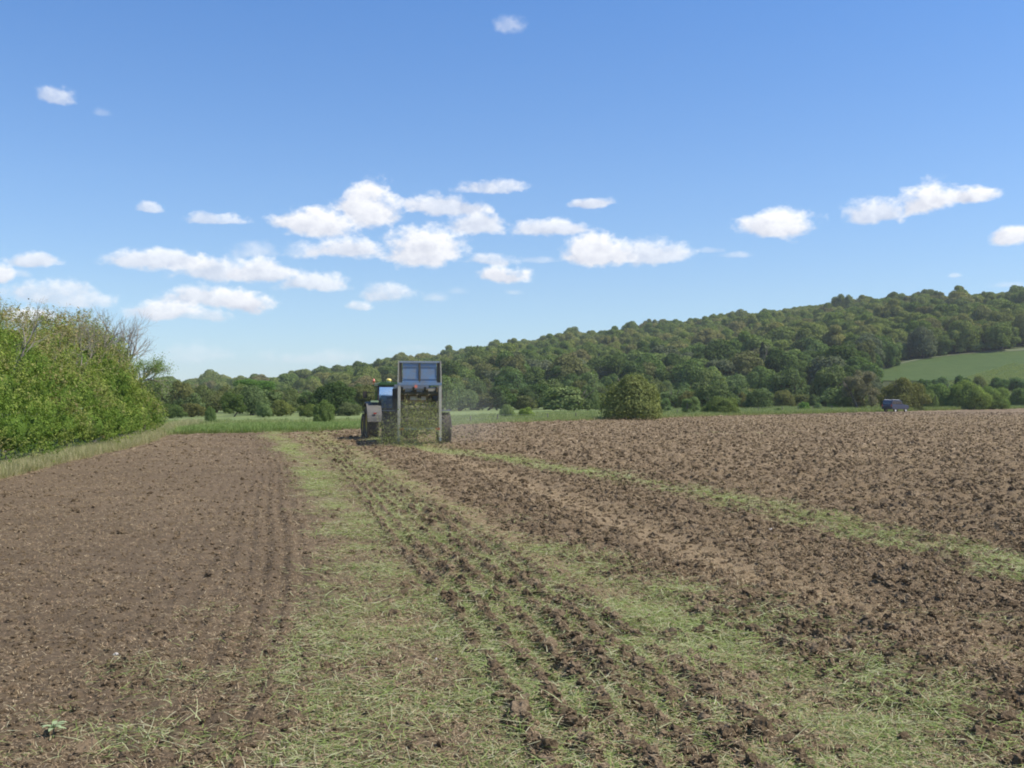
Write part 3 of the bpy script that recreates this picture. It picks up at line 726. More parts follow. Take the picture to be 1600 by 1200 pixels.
idx = np.where(isc, 10 + np.arange(len(X0)) % 3, kindx)
ex = np.where((sfr > .76) & ~isc)[0]; pe = P[ex] + np.array([3.6, 3.4, 0]) + RNG.uniform(-1, 1, (len(ex), 3)) * [1, 1, 0]
pe[:, 2] = tz(pe[:, 0], pe[:, 1]) - 3.6 + RNG.uniform(-.8, .5, len(ex)); ke = ~in_crop(pe[:, 0], pe[:, 1], 8); ex, pe = ex[ke], pe[ke]
allp = np.concatenate([P[rest], pe]); alls = np.concatenate([np.stack([R0, R0, H0], 1)[rest], np.stack([R0, R0, H0], 1)[ex]])
alli = np.concatenate([idx[rest], (idx[ex] + 3) % 6]); na2 = len(allp)
tag(scatter('hillside_wood', allp, alls, np.stack([np.zeros(na2), np.zeros(na2), RNG.uniform(0, 6.28, na2)], 1), alli, FAR + CON),
    'dense mixed green wood covering the long hill up to the skyline', 'woodland', kind='stuff')

# ------------------------------------------------------------------ bushes and trees standing in front of the wood
MID = {}
def mid_mesh(kind, seed, nleaf, leaf):
    key = (kind, seed)
    if key not in MID: MID[key] = lumps_mesh('foliage', crown_lumps(seed, kind), nleaf, leaf, M_own, seed, .62, .17)
    return MID[key]
def stems_mesh(seed, h, n, r0):
    rn = random.Random(seed); sg = []
    for _ in range(n):
        a = rn.uniform(0, 2 * PI); branch(sg, (math.cos(a) * .06, math.sin(a) * .06, -.05), (math.cos(a) * .35, math.sin(a) * .35, 1), h, r0, 1, rn, .12, .5, .05)
    V_, F_ = tubes(sg, 4); return npmesh('stem', V_, F_, M_bark)
STEM = [stems_mesh(i, .75, 4, .035) for i in range(3)]; TRUNK = [stems_mesh(10 + i, 1.25, 1, .07) for i in range(3)]
def plant(name, px, base, top, wpx, kind, col, label, cat, Yd=None, seed=None, group=None):
    if Yd is None: Yd = EYE * F / (base - HORIZ)
    x_ = (px - 800) / F * Yd; z_ = zs(x_, Yd)
    ztop = EYE + (HORIZ - top) / F * Yd; h_ = max(ztop - z_, .5); w_ = wpx / F * Yd
    ext = {'round': 1.98, 'tall': 2.42, 'bush': 1.28}[kind]; wid = {'round': 2.0, 'tall': 1.42, 'bush': 1.95}[kind]
    sd = seed if seed is not None else random.randrange(3)
    big = wpx > 55
    fm = mid_mesh(kind, 100 + sd + (10 if big else 0) + {'round': 0, 'tall': 3, 'bush': 6}[kind], 19000 if big else 8000, .024 if big else .035)
    root = empty(name, (x_, Yd, z_ - (.08 * h_ if kind == 'bush' else .05)), random.uniform(0, 6.28), (w_ / wid, w_ / wid, h_ / ext)); tag(root, label, cat, group)
    f_ = link('crown' if kind != 'bush' else 'foliage', fm, root); f_.color = (*[c_ * 1.45 for c_ in col], 1)
    link('trunk' if kind != 'bush' else 'stem', (TRUNK if kind != 'bush' else STEM)[sd % 3], root)
    return root
OL = (.155, .16, .065); YG = (.19, .24, .07); DG = (.085, .13, .045); BG = (.12, .20, .05); BR = (.18, .15, .095); GG = (.13, .175, .075); PG = (.165, .205, .085)
plant('large_bush', 985, 657, 571, 118, 'bush', (.15, .165, .062), 'large olive brown bush standing at the field edge in front of the wood', 'bush', seed=0)
plant('shrub', 793, 655, 629, 30, 'bush', PG, 'small pale green shrub right beside the dark leaning fence post', 'shrub')
plant('shrub', 823, 654, 634, 30, 'bush', YG, 'low yellowish shrub, second one to the right of the spreader', 'shrub')
plant('shrub', 1035, 650, 622, 22, 'tall', GG, 'slim green shrub touching the right side of the large olive bush', 'shrub')
plant('sapling', 1079, 651, 620, 24, 'tall', PG, 'slender pale green sapling in the meadow right of the large olive bush', 'sapling')
plant('broad_bush', 1127, 650, 613, 66, 'bush', (.12, .15, .05), 'broad green bush at the field edge right of the pale sapling', 'bush')
plant('brown_bush', 1345, 643, 574, 44, 'tall', (.15, .14, .09), 'tall narrow grey brown bush left of the parked blue car', 'bush', seed=1)
plant('olive_tree', 1410, 642.6, 580, 80, 'bush', (.13, .13, .048), 'round olive green bushy tree right behind the parked car', 'tree', seed=2, Yd=172)
plant('hedge_bush', 1470, 0, 592, 70, 'bush', (.13, .18, .055), 'bright green hedgerow bush next to the olive tree by the car', 'bush', Yd=190)
plant('hedge_bush', 1515, 0, 590, 70, 'bush', (.17, .21, .06), 'rounded yellow green hedgerow bush in the middle of the right hedgerow', 'bush', Yd=186)
plant('hedge_bush', 1550, 0, 596, 60, 'bush', (.155, .20, .06), 'yellow green hedgerow bush before the gap at the right end', 'bush', Yd=192)
plant('hedge_bush', 1595, 0, 603, 50, 'bush', (.11, .15, .05), 'lower darker hedgerow bush at the right edge of the photo', 'bush', Yd=215)
plant('hedge_bush', 1450, 0, 604, 40, 'bush', (.11, .14, .05), 'small dark hedgerow bush between olive tree and bright bushes', 'bush', Yd=181)
ORDS = ['leftmost', 'second from left', 'third from left', 'middle one', 'third from right', 'second from right', 'rightmost']
for q, (px, tp, w_) in enumerate([(1440, 588, 26), (1470, 585, 30), (1502, 583, 26), (1530, 584, 22), (1560, 587, 28), (1590, 586, 30), (1625, 585, 40)]):
    plant('shrub', px, 0, tp, w_ * 1.4, 'bush', (DG, GG, DG, OL)[q % 4], ORDS[q] + ' of seven dark shrubs on the slope below the green crop field', 'shrub', Yd=262, group='shrubs below the crop field')
plant('shrub', 1255, 645, 625, 22, 'bush', BG, 'small green shrub by the fence, left one of a close pair', 'shrub')
plant('shrub', 1278, 645, 627, 18, 'bush', GG, 'small rounded shrub by the fence, right one of a close pair', 'shrub')
plant('shrub', 1215, 647, 636, 14, 'bush', DG, 'tiny dark shrub in the grass in front of the fence', 'shrub')
plant('shrub', 1302, 642, 628, 22, 'bush', BG, 'low bright shrub just left of the grey brown bush', 'shrub', Yd=175)
plant('green_tree', 395, 0, 591, 70, 'tall', (.085, .155, .038), 'bright green rounded tree standing tallest above the left scrub', 'tree', Yd=190, seed=1)
plant('dark_tree', 364, 0, 613, 32, 'tall', (.085, .12, .035), 'dark green narrow tree left of the bright rounded tree', 'tree', Yd=122)
plant('shrub', 329, 663, 634, 24, 'bush', DG, 'small dark green shrub at the left end of the meadow', 'shrub', Yd=88)
plant('shrub', 507, 666, 622, 42, 'bush', (.11, .15, .05), 'loose pale green bush at the field edge left of the tractor', 'shrub')
plant('bush', 438, 0, 622, 50, 'bush', (.13, .145, .045), 'yellowish olive bush right of the bright rounded tree', 'bush', Yd=125)
plant('bush', 482, 0, 627, 34, 'bush', (.12, .15, .045), 'low yellow green bush behind the loose pale bush', 'bush', Yd=118)
plant('bush', 545, 0, 626, 50, 'bush', (.10, .12, .055), 'grey green bush just left of the tractor cab', 'bush', Yd=128)
plant('bush', 300, 0, 626, 52, 'bush', (.115, .115, .045), 'brownish olive bush in the scrub right of the hedge', 'bush', Yd=120)
plant('bush', 268, 0, 629, 44, 'bush', (.085, .12, .04), 'green bush showing just past the end of the hedge', 'bush', Yd=112)
plant('bush', 412, 0, 628, 30, 'bush', GG, 'small grey green bush under the bright rounded tree', 'bush', Yd=118)
# scrub rows
def scrub(n, px0, px1, y0, y1, hr, cols, label, group, seed, size='low'):
    rn = random.Random(seed)
    for q in range(n):
        px = px0 + (px1 - px0) * (q + rn.uniform(.1, .9)) / n; Yd = rn.uniform(y0, y1); h_ = rn.uniform(*hr)
        x_ = (px - 800) / F * Yd
        if in_crop(np.array([x_]), np.array([Yd]), 5)[0]: continue
        sd = rn.randrange(3); kd = rn.choice(['bush', 'bush', 'round'])
        w_ = h_ * rn.uniform(1.0, 1.6)
        fm = mid_mesh(kd, 100 + sd + {'round': 0, 'bush': 6}[kd], 2600, .062)
        ext = {'round': 1.98, 'bush': 1.28}[kd]
        root = empty('scrub_bush' if kd == 'bush' else 'scrub_tree', (x_, Yd, zs(x_, Yd) - (.1 if kd == 'bush' else .17 * h_)), rn.uniform(0, 6.28), (w_ / 2, w_ / 2, h_ / ext))
        cl, cn = rn.choice(cols); pend(root, px, cn, '%s %s %s' % (size, 'bush' if kd == 'bush' else 'tree', label), 'bush' if kd == 'bush' else 'tree', group)
        cl = tuple(cl); v_ = rn.uniform(.85, 1.2)
        f_ = link('foliage' if kd == 'bush' else 'crown', fm, root); f_.color = tuple(c_ * v_ for c_ in cl) + (1,)
        link('stem' if kd == 'bush' else 'trunk', (STEM if kd == 'bush' else TRUNK)[sd], root)
LC = [(OL, 'olive'), (GG, 'grey green'), (DG, 'dark green'), (GG, 'grey green'), ((.14, .155, .065), 'olive'), ((.155, .19, .075), 'mid green')]; PP = [(PG, 'pale green')]
scrub(20, 235, 600, 128, 165, (3.0, 4.6), LC, 'in the front scrub', 'scrub bushes left of the tractor', 1, 'low')
scrub(26, 235, 610, 190, 320, (4.5, 6.3), LC, 'behind the scrub', 'taller bushes behind the left scrub', 2, 'taller')
scrub(24, 640, 940, 165, 215, (3.4, 6.5), LC + PP, 'in the meadow scrub', 'scrub bushes right of the spreader', 3, 'low')
scrub(26, 660, 1340, 205, 262, (5, 9), LC + PP + [((.11, .16, .07), 'deep green')], 'at the foot of the hill', 'bushy trees at the foot of the hill', 4, 'large')
scrub(14, 1050, 1340, 165, 205, (3, 5.5), LC + PP, 'beyond the fence', 'scrub bushes behind the fence', 5, 'small')
scrub(12, 1370, 1700, 215, 250, (2.5, 4.2), LC, 'behind the hedgerow', 'bushes behind the right hedgerow', 6, 'dark')
settle()

# ------------------------------------------------------------------ hedge on the left
def hedge():
    rn = random.Random(3); lumps = []
    ys_ = np.concatenate((np.arange(16, 44, 1.05), np.arange(44, 64, 1.0)))
    for yb in ys_:
        xb = float(HB(yb)) - .55 - .005 * yb
        endf = 1 - .10 * sst(58, 64, yb)
        for (dx, zc, rr) in ((-.9, .9, 1.15), (-1.5, 2.0, 1.3), (-2.4, 3.1, 1.35), (-3.6, 3.9, 1.3), (-4.6, 2.6, 1.6)):
            r_ = rr * rn.uniform(.75, 1.2)
            lumps.append((xb + dx * (.9 + .1 * endf) + rn.gauss(0, .28), yb + rn.gauss(0, .4), zc * float(endf) * rn.uniform(.95, 1.12) * (1.06 + .10 * float(sst(44, 30, yb)) + .16 * float(sst(42, 54, yb))) + .05, r_, r_ * rn.uniform(.8, 1.05)))
    # the low tail of the hedge
    for q in range(6):
        yb = 64.5 + q * 2.0; lumps.append((float(HB(62)) - (yb - 62) * .36 - 1.4, yb, .9, 1.4, 1.2)); lumps.append((float(HB(62)) - (yb - 62) * .36 - 2.6, yb, 2.2 - q * .15, 1.5, 1.5))
    return np.array(lumps)
HL = hedge()
def hedge_leaves():
    r = np.random.default_rng(5); n = 52000           # sprays of leaves over the face of the hedge
    w = HL[:, 3] ** 2 * np.where(HL[:, 1] < 21, .45, 1); pick = r.choice(len(HL), n, p=w / w.sum())
    dv = r.normal(0, 1, (n, 3)); dv /= np.linalg.norm(dv, axis=1)[:, None]
    fr = (dv[:, 0] > -.5) & (dv[:, 2] > -.6); pick, dv = pick[fr], dv[fr]; n = len(pick)
    C = HL[pick, :3] + dv * HL[pick, 3:4] * (.98 + r.normal(0, .15, n))[:, None]
    ins = np.zeros(n, bool)
    for q in range(len(HL)):
        near_ = (np.abs(C[:, 1] - HL[q, 1]) < HL[q, 3]) & (pick != q)
        ins[near_] |= ((C[near_] - HL[q, :3]) ** 2).sum(1) < (HL[q, 3] * .60) ** 2
    kp = ~ins & (C[:, 2] > 0) & (r.random(n) < .45 + .7 * sst(.3, .6, fbm(C[:, 1] / .7 + C[:, 2], C[:, 2] / .7 + C[:, 0] * .5, 91, 3)))
    C, dv = C[kp], dv[kp]; n = len(C); print('hedge sprays', n)
    per = 22; up = dv + np.array([.1, 0, .8]); up /= np.linalg.norm(up, axis=1)[:, None]
    tt = r.uniform(-1, 1, (n, per, 1)); ln = r.uniform(.12, .38, (n, 1, 1))
    L_ = C[:, None] + up[:, None] * tt * ln + r.normal(0, .055, (n, per, 3)) * (1.3 - np.abs(tt))
    nn = np.repeat(dv + np.array([.15, 0, .35]), per, 0)
    L_ = L_.reshape(-1, 3); gd = L_[:, 2] > -.02; own = np.repeat(r.normal(0, .045, n), per)
    L_, nn, own = L_[gd], nn[gd], own[gd]
    V, Fq = leaf_quads(L_, nn, .036 * np.exp(r.normal(0, .3, len(L_))) * (.75 + L_[:, 1] / 100), r, .5)
    patch = fbm(L_[:, 1] / 1.6 + 3, L_[:, 2] / 1.2 + L_[:, 0] / 2, 95, 4) + own
    return V, Fq, np.repeat(r.uniform(0, 1, len(L_)), 4), np.repeat(patch + .045 * (L_[:, 2] - 2.2), 4)
def hedge_mat():
    m = NT('hedge_leaves'); r = m.attr('rnd'); p = m.attr('patch')
    base = m.ramp(p, [(.28, (.105, .175, .035)), (.42, (.165, .24, .050)), (.52, (.25, .30, .080)), (.60, (.205, .24, .075)), (.68, (.27, .265, .115)), (.82, (.29, .24, .135))])
    base = m.mix(r, m.mix(1.0, base, (.65, .7, .7), 'MULTIPLY'), m.mix(1.0, base, (1.45, 1.35, 1.25), 'MULTIPLY'))
    return m.leafy(base, .3, (1.05, 1.2, .5))
M_hedge = hedge_mat()
V, Fq, rn_, pt_ = hedge_leaves()
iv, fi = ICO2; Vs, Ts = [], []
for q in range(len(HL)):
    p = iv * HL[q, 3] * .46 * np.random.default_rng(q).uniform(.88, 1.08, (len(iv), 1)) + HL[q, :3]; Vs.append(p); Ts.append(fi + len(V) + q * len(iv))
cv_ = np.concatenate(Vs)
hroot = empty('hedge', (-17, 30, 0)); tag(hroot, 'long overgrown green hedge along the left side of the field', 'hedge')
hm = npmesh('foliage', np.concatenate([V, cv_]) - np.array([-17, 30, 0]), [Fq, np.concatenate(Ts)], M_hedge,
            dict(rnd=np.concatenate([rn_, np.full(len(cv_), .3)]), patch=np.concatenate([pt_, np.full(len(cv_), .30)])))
link('foliage', hm, hroot)
sg = []; rn = random.Random(12)
for q in range(70):           # wispy bare shoots poking out of the hedge top
    k_ = rn.randrange(len(HL)); lx, ly, lz, lr, _ = HL[k_]
    if lz < 2.2: continue
    branch(sg, (lx, ly, lz + lr * .5), (rn.gauss(0, .3), rn.gauss(0, .3), 1), rn.uniform(.7, 1.4), .016, 1, rn, .2, .5, .1)
V_, F_ = tubes(sg, 3); tag(link('shoots', npmesh('shoots', V_ - np.array([-17, 30, 0]), F_, M_dead), hroot), kind='stuff')

def dead_tree(px, Yd, top, n, label, seed, r0=.07, lean=(0, 0), sprd=.5):
    x_ = (px - 800) / F * Yd; H = EYE + (HORIZ - top) / F * Yd
    root = empty('dead_tree', (x_, Yd, 0)); tag(root, label, 'dead tree'); rn = random.Random(seed)
    tsg = []; p = Vector((0, 0, 0)); 
    for i in range(4):
        q_ = p + Vector((rn.gauss(0, .12) + lean[0] * .2, rn.gauss(0, .1), H * .12)); tsg.append((p, q_, r0 * 1.6 - i * .015, r0 * 1.6 - (i + 1) * .015)); p = q_
    V_, F_ = tubes(tsg, 7); link('trunk', npmesh('trunk', V_, F_, M_dead), root)
    for b_ in range(n):
        a = 2 * PI * b_ / n + rn.uniform(-.4, .4); sg = []
        branch(sg, p, (math.cos(a) * sprd + lean[0], math.sin(a) * sprd * .7, 1.0), (H - p.z) * rn.uniform(.45, .62), r0, 3, rn, .17, .5, .12)
        # keep the tree's height right
        V_, F_ = tubes(sg, 4); top_z = V_[:, 2].max(); f_ = (H - p.z) / max(top_z - p.z, .1)
        f_ = min(1.3, f_ * rn.uniform(.8, 1.0)); V_ = (V_ - np.array(p)) * f_ + np.array(p)
        link('branch', npmesh('branch', V_, F_, M_dead), root)
dead_tree(188, 58, 478, 5, 'bare grey dead tree rising highest at the right end of the hedge', 4, .085, (.05, 0), .5)
dead_tree(148, 51, 478, 4, 'bare dead tree standing left of the tallest dead tree in the hedge', 7, .07, (0, 0), .45)
dead_tree(104, 46, 488, 4, 'small twiggy dead tree in the middle of the hedge top', 9, .055, (0, 0), .45)
dead_tree(6, 37, 462, 1, 'single bare crooked branch at the left end of the hedge', 15, .07, (.15, 0), .2)
# small leafy tree leaning out at the end of the hedge
def leaning():
    Yd = 58.0; x_ = (226 - 800) / F * Yd
    root = empty('leaning_tree', (x_, Yd, 0)); tag(root, 'sparse leafy tree leaning out over the right end of the hedge', 'tree')
    rn = random.Random(5); sg = []; branch(sg, (0, 0, 0), (.1, 0, 1), 3.2, .10, 0, rn, .06, .4, 0)
    V_, F_ = tubes(sg, 6); link('trunk', npmesh('trunk', V_, F_, M_bark), root); tip = sg[-1][1]; tips = []
    for q in range(6):
        sg = []; branch(sg, tip, (.55 + rn.gauss(0, .4), rn.gauss(0, .5), rn.uniform(-.1, .9)), rn.uniform(.7, 1.15), .045, 2, rn, .22, .55, .0)
        V_, F_ = tubes(sg, 4); link('branch', npmesh('branch', V_, F_, M_dead), root); tips += [s_[1][:] for s_ in sg]
    T = np.array(tips); r = np.random.default_rng(1); T = T[(T[:, 0] < 1.25) | (r.random(len(T)) < .15)]
    C = np.repeat(T, 9, 0) + r.normal(0, .13, (len(T) * 9, 3)); V_, F_ = leaf_quads(C, r.normal(0, 1, C.shape) + [0, 0, .5], np.full(len(C), .038), r)
    f_ = link('foliage', npmesh('foliage', V_, F_, M_own, dict(rnd=np.repeat(r.random(len(C)), 4))), root); f_.color = (.24, .32, .12, 1)
leaning()

# ------------------------------------------------------------------ machine-building helpers
class MB:
    def __init__(s): s.bm = bmesh.new()
    def box(s, c_, d, rot=None, bev=0):
        m = Matrix.Translation(c_) @ (Euler(rot).to_matrix().to_4x4() if rot else Matrix()) @ Matrix.Diagonal((*d, 1))
        r = bmesh.ops.create_cube(s.bm, size=1, matrix=m)
        if bev:
            es = list({e for v in r['verts'] for e in v.link_edges}); bmesh.ops.bevel(s.bm, geom=es, offset=bev, segments=2, affect='EDGES')
        return s
    def tube(s, p0, p1, r, r2=None, n=12):
        p0 = Vector(p0); p1 = Vector(p1); d = p1 - p0
        m = Matrix.Translation((p0 + p1) / 2) @ d.to_track_quat('Z', 'Y').to_matrix().to_4x4()
        bmesh.ops.create_cone(s.bm, cap_ends=True, segments=n, radius1=r, radius2=r if r2 is None else r2, depth=d.length, matrix=m); return s
    def lathe(s, prof, n=36, origin=(0, 0, 0)):      # profile (x, radius) round the X axis
        rings = []
        for (x_, r_) in prof:
            rings.append([s.bm.verts.new((origin[0] + x_, origin[1] + r_ * math.cos(2 * PI * k / n), origin[2] + r_ * math.sin(2 * PI * k / n))) for k in range(n)])
        for a, b in zip(rings, rings[1:]):
            for k in range(n): s.bm.faces.new((a[k], a[(k + 1) % n], b[(k + 1) % n], b[k]))
        return s
    def prism(s, poly, x0, x1):    # (y,z) outline extruded along x
        a = [s.bm.verts.new((x0, y_, z_)) for y_, z_ in poly]; b = [s.bm.verts.new((x1, y_, z_)) for y_, z_ in poly]
        s.bm.faces.new(a); s.bm.faces.new(b[::-1]); n = len(poly)
        for k in range(n): s.bm.faces.new((a[k], b[k], b[(k + 1) % n], a[(k + 1) % n]))
        return s
    def strip(s, pts, x0, x1, th):  # thick sheet following (y,z) points
        up = []; 
        for i, (y_, z_) in enumerate(pts):
            a = pts[max(0, i - 1)]; b = pts[min(len(pts) - 1, i + 1)]; t_ = Vector((b[0] - a[0], b[1] - a[1])).normalized(); up.append((y_ - t_.y * th, z_ + t_.x * th))
        return s.prism(list(pts) + up[::-1], x0, x1)
    def sphere(s, c_, r, sc=(1, 1, 1)):
        bmesh.ops.create_uvsphere(s.bm, u_segments=14, v_segments=8, radius=r, matrix=Matrix.Translation(c_) @ Matrix.Diagonal((*sc, 1))); return s
    def build(s, name, mat, parent=None, smooth=False, bevel=0, loc=None):
        bmesh.ops.recalc_face_normals(s.bm, faces=s.bm.faces[:])
        me = bpy.data.meshes.new(name); s.bm.to_mesh(me); s.bm.free(); me.materials.append(mat)
        if smooth: me.polygons.foreach_set('use_smooth', np.ones(len(me.polygons), bool))
        o = link(name, me, parent, loc)
        if bevel: b = o.modifiers.new('bevel', 'BEVEL'); b.width = bevel; b.segments = 2; b.limit_method = 'ANGLE'
        return o
P_green = paint('green_paint', (.035, .13, .03), .35, amt=.35, coat=.3); P_yel = paint('yellow_paint', (.55, .42, .04), .5, amt=.45)
P_tyre = paint('tyre_rubber', (.028, .026, .025), .85, (.13, .10, .075), .55, scale=5); P_black = paint('black_plastic', (.03, .03, .03), .6, amt=.3)
P_fend = paint('dusty_sheen_fender', (.085, .082, .075), .5, (.22, .19, .15), .4); P_blue = paint('blue_paint', (.17, .29, .45), .6, (.26, .24, .21), .75, scale=3)  # fender grey has the greyish reflection on green paint mixed in, dust over it
P_cream = paint('weathered_cream', (.56, .52, .42), .7, (.26, .24, .17), .5); P_grey = paint('grey_steel', (.22, .25, .28), .55, (.18, .15, .11), .5)
P_dark = paint('grimy_steel', (.10, .092, .08), .7, (.15, .11, .075), .6); P_lblue = paint('pale_blue_steel', (.30, .37, .46), .6, (.22, .2, .16), .4)
P_muck = paint('muck', (.10, .075, .045), .95, (.15, .14, .06), .6, scale=9)
def glassy(name, col, rough=.05):
    m = NT(name); return m.pbr(col, rough, 0, .8, coat=1)
P_glass = glassy('dark_glass', (.015, .02, .025)); P_red = glassy('red_lens', (.45, .04, .03), .2); P_amb = glassy('amber_lens', (.85, .62, .10), .3); P_org = glassy('orange_lens', (.75, .16, .08), .3)
def clear_glass():
    m = NT('cab_glass'); g = m.n('ShaderNodeBsdfGlossy'); g.inputs['Roughness'].default_value = .06; g.inputs[0].default_value = (.8, .9, 1, 1)
    t_ = m.n('ShaderNodeBsdfTransparent'); t_.inputs[0].default_value = (.75, .85, .85, 1); x_ = m.n('ShaderNodeMixShader'); x_.inputs[0].default_value = .6
    m.l(t_.outputs[0], x_.inputs[1]); m.l(g.outputs[0], x_.inputs[2]); m.l(x_.outputs[0], m.out.inputs[0]); return m.m
P_win = clear_glass()
P_white = paint('off_white', (.75, .75, .70), .5, amt=.2)

def wheel(parent, x_, y_, R_, w_, side, rimcol, lugs=22, rimr=.56, name='wheel'):
    """side: -1 left (outer face towards -x)"""
    root = empty(name, (x_, y_, R_ - .05)); root.parent = parent
    h = w_ / 2; b = MB(); rr = R_ * rimr
    b.lathe([(-h * .78, rr), (-h * .98, rr * 1.18), (-h, R_ * .84), (-h * .86, R_ * .94), (-h * .5, R_ * .965), (h * .5, R_ * .965), (h * .86, R_ * .94), (h, R_ * .84), (h * .98, rr * 1.18), (h * .78, rr)], 44)
    for k in range(lugs):
        for sd in (-1, 1):
            a = 2 * PI * (k + (.5 if sd > 0 else 0)) / lugs
            m = Matrix.Rotation(a, 4, 'X') @ Matrix.Translation((sd * h * .46, 0, R_ * .975)) @ Matrix.Rotation(sd * .75, 4, 'Z')
            bmesh.ops.create_cube(b.bm, size=1, matrix=m @ Matrix.Diagonal((h * 1.05, R_ * .055, R_ * .06, 1)))
    b.build('tyre', P_tyre, root)
    o = side * h
    r = MB().lathe([(o * .78, rr * 1.0), (o * .80, rr * .93), (o * .35, rr * .86), (o * .25, rr * .45), (o * .42, rr * .42), (o * .46, rr * .2), (o * .46, 0.001)], 32)
    r.lathe([(-o * .78, rr), (-o * .3, rr * .9), (-o * .2, .02)], 28)
    for k in range(8):
        a = 2 * PI * k / 8; r.tube((o * .42, rr * .32 * math.cos(a), rr * .32 * math.sin(a)), (o * .50, rr * .32 * math.cos(a), rr * .32 * math.sin(a)), R_ * .022, n=6)
    r.build('rim', rimcol, root, True)
    return root

# ------------------------------------------------------------------ tractor (forward = +Y, origin on the ground under the rear axle)
def tractor(loc, rz):
    T = empty('tractor', loc, rz); tag(T, 'green farm tractor with yellow wheels pulling the grass spreader', 'tractor')
    wheel(T, -1.02, 0, .95, .64, -1, P_yel); wheel(T, 1.02, 0, .95, .64, 1, P_yel)
    wheel(T, -.98, 2.75, .70, .5, -1, P_yel, 20); wheel(T, .98, 2.75, .70, .5, 1, P_yel, 20)
    MB().box((0, 1.3, .95), (.55, 3.4, .5), bev=.04).tube((-.8, 0, .9), (.8, 0, .9), .16).tube((-.8, 2.75, .66), (.8, 2.75, .66), .1).box((0, -.35, .95), (.75, .5, .8), bev=.03).build('chassis', P_dark, T)
    MB().prism([(1.15, 1.15), (3.35, 1.05), (3.55, 1.15), (3.6, 1.45), (3.35, 1.72), (1.15, 1.95)], -.40, .40).build('bonnet', P_green, T, bevel=.06)
    MB().box((0, 3.62, 1.3), (.6, .05, .42)).build('grille', P_black, T)
    for sx in (-.25, .25): MB().box((sx, 3.60, 1.5), (.2, .06, .12)).build('headlight', P_white, T)
    MB().box((0, 3.55, .8), (.7, .5, .45), bev=.04).build('front_weight', P_dark, T)
    # cab
    cf = MB()
    for sx in (-.78, .78):
        cf.tube((sx, -.55, 1.45), (sx * .95, -.60, 2.85), .05, n=8).tube((sx * .97, .45, 1.2), (sx * .95, .4, 2.85), .035, n=8).tube((sx * .85, 1.12, 1.2), (sx * .85, .95, 2.85), .045, n=8)
        cf.tube((sx * .95, -.60, 2.82), (sx * .85, .98, 2.82), .045, n=8).tube((sx, -.55, 1.5), (sx * .9, 1.1, 1.3), .05, n=8)
    cf.tube((-.78, -.58, 1.62), (.78, -.58, 1.62), .04, n=8).tube((-.74, -.60, 2.82), (.74, -.60, 2.82), .04, n=8).tube((-.66, .98, 2.82), (.66, .98, 2.82), .04, n=8)
    cf.box((0, .3, 1.18), (1.5, 1.7, .16)); cf.box((0, -.52, 1.40), (1.50, .08, .44), bev=.02)
    cf.build('cab_frame', P_black, T)
    MB().box((0, .2, 2.91), (1.66, 1.85, .14), bev=.06).box((0, .2, 3.0), (1.3, 1.4, .06), bev=.02).build('cab_roof', P_green, T)
    MB().box((0, -.595, 2.22), (1.44, .012, 1.10), rot=(-.10, 0, 0)).build('rear_window', P_win, T)
    for sx in (-1, 1):
        MB().prism([(-.52, 1.55), (.42, 1.4), (.40, 2.78), (-.54, 2.78)], sx * .775, sx * .785).build('side_window', P_win, T)
        MB().prism([(.47, 1.35), (1.08, 1.3), (.93, 2.78), (.45, 2.78)], sx * .735, sx * .745).build('door_window', P_win, T)
    MB().box((0, 1.05, 2.1), (1.3, .012, 1.4), rot=(-.1, 0, 0)).build('windscreen', P_win, T)
    MB().box((0, .0, 1.55), (.5, .5, .16), bev=.04).box((0, -.25, 1.95), (.5, .12, .7), bev=.05).build('seat', P_yel, T)
    sw = MB(); sw.tube((0, .75, 1.3), (0, .55, 1.95), .03, n=8).tube((0, .53, 1.93), (0, .50, 1.97), .2, n=16).build('steering_wheel', P_black, T)
    # fenders over the rear wheels
    for sx in (-1, 1):
        pts = [(-1.08, .98)] + [(-1.07 * math.cos(a), .90 + 1.06 * math.sin(a)) for a in np.linspace(.25, 2.2, 14)]
        x0, x1 = sorted((sx * .62, sx * 1.36)); MB().strip(pts, x0, x1, .05).build('fender', P_fend, T)
        MB().prism([(-.95, 1.2), (-.75, 1.6), (-.45, 1.85), (0, 1.94), (.45, 1.85), (.6, 1.5), (.4, 1.2)], *sorted((sx * .60, sx * .64))).build('fender_side', P_black, T)
        MB().box((sx * .98, -1.06, 1.42), (.16, .05, .07), bev=.01).build('tail_light', P_red, T)
        MB().box((sx * .95, -.55, 2.02), (.42, .22, .10), bev=.02).build('work_lamp', paintcache(), T)
        MB().tube((sx * .8, 1.0, 2.5), (sx * 1.2, 1.15, 2.5), .02, n=6).box((sx * 1.24, 1.15, 2.38), (.22, .05, .36), bev=.02).build('mirror', P_black, T)
        MB().box((sx * .95, 2.75, 1.42), (.5, .9, .04), bev=.015).box((sx * .7, 2.75, 1.25), (.05, .1, .35)).build('front_fender', P_black, T)
        st = MB()
        for q in range(3): st.box((sx * .78, 1.0, .45 + q * .28), (.34, .30, .03))
        st.box((sx * .94, .86, .8), (.02, .02, .9)).box((sx * .94, 1.14, .8), (.02, .02, .9)).build('step', P_black, T)
    MB().tube((-.92, .0, 2.9), (-.92, .0, 3.02), .02, n=8).tube((-.92, 0, 3.02), (-.92, 0, 3.16), .065, .055).sphere((-.92, 0, 3.16), .055).build('warning_beacon', P_org, T, True)
    MB().tube((-.18, -.35, 3.03), (-.18, -.35, 3.08), .12).build('beacon_base', P_white, T)
    MB().sphere((-.18, -.35, 3.12), .15, (1, 1, .7)).build('satellite_dome', P_amb, T, True)
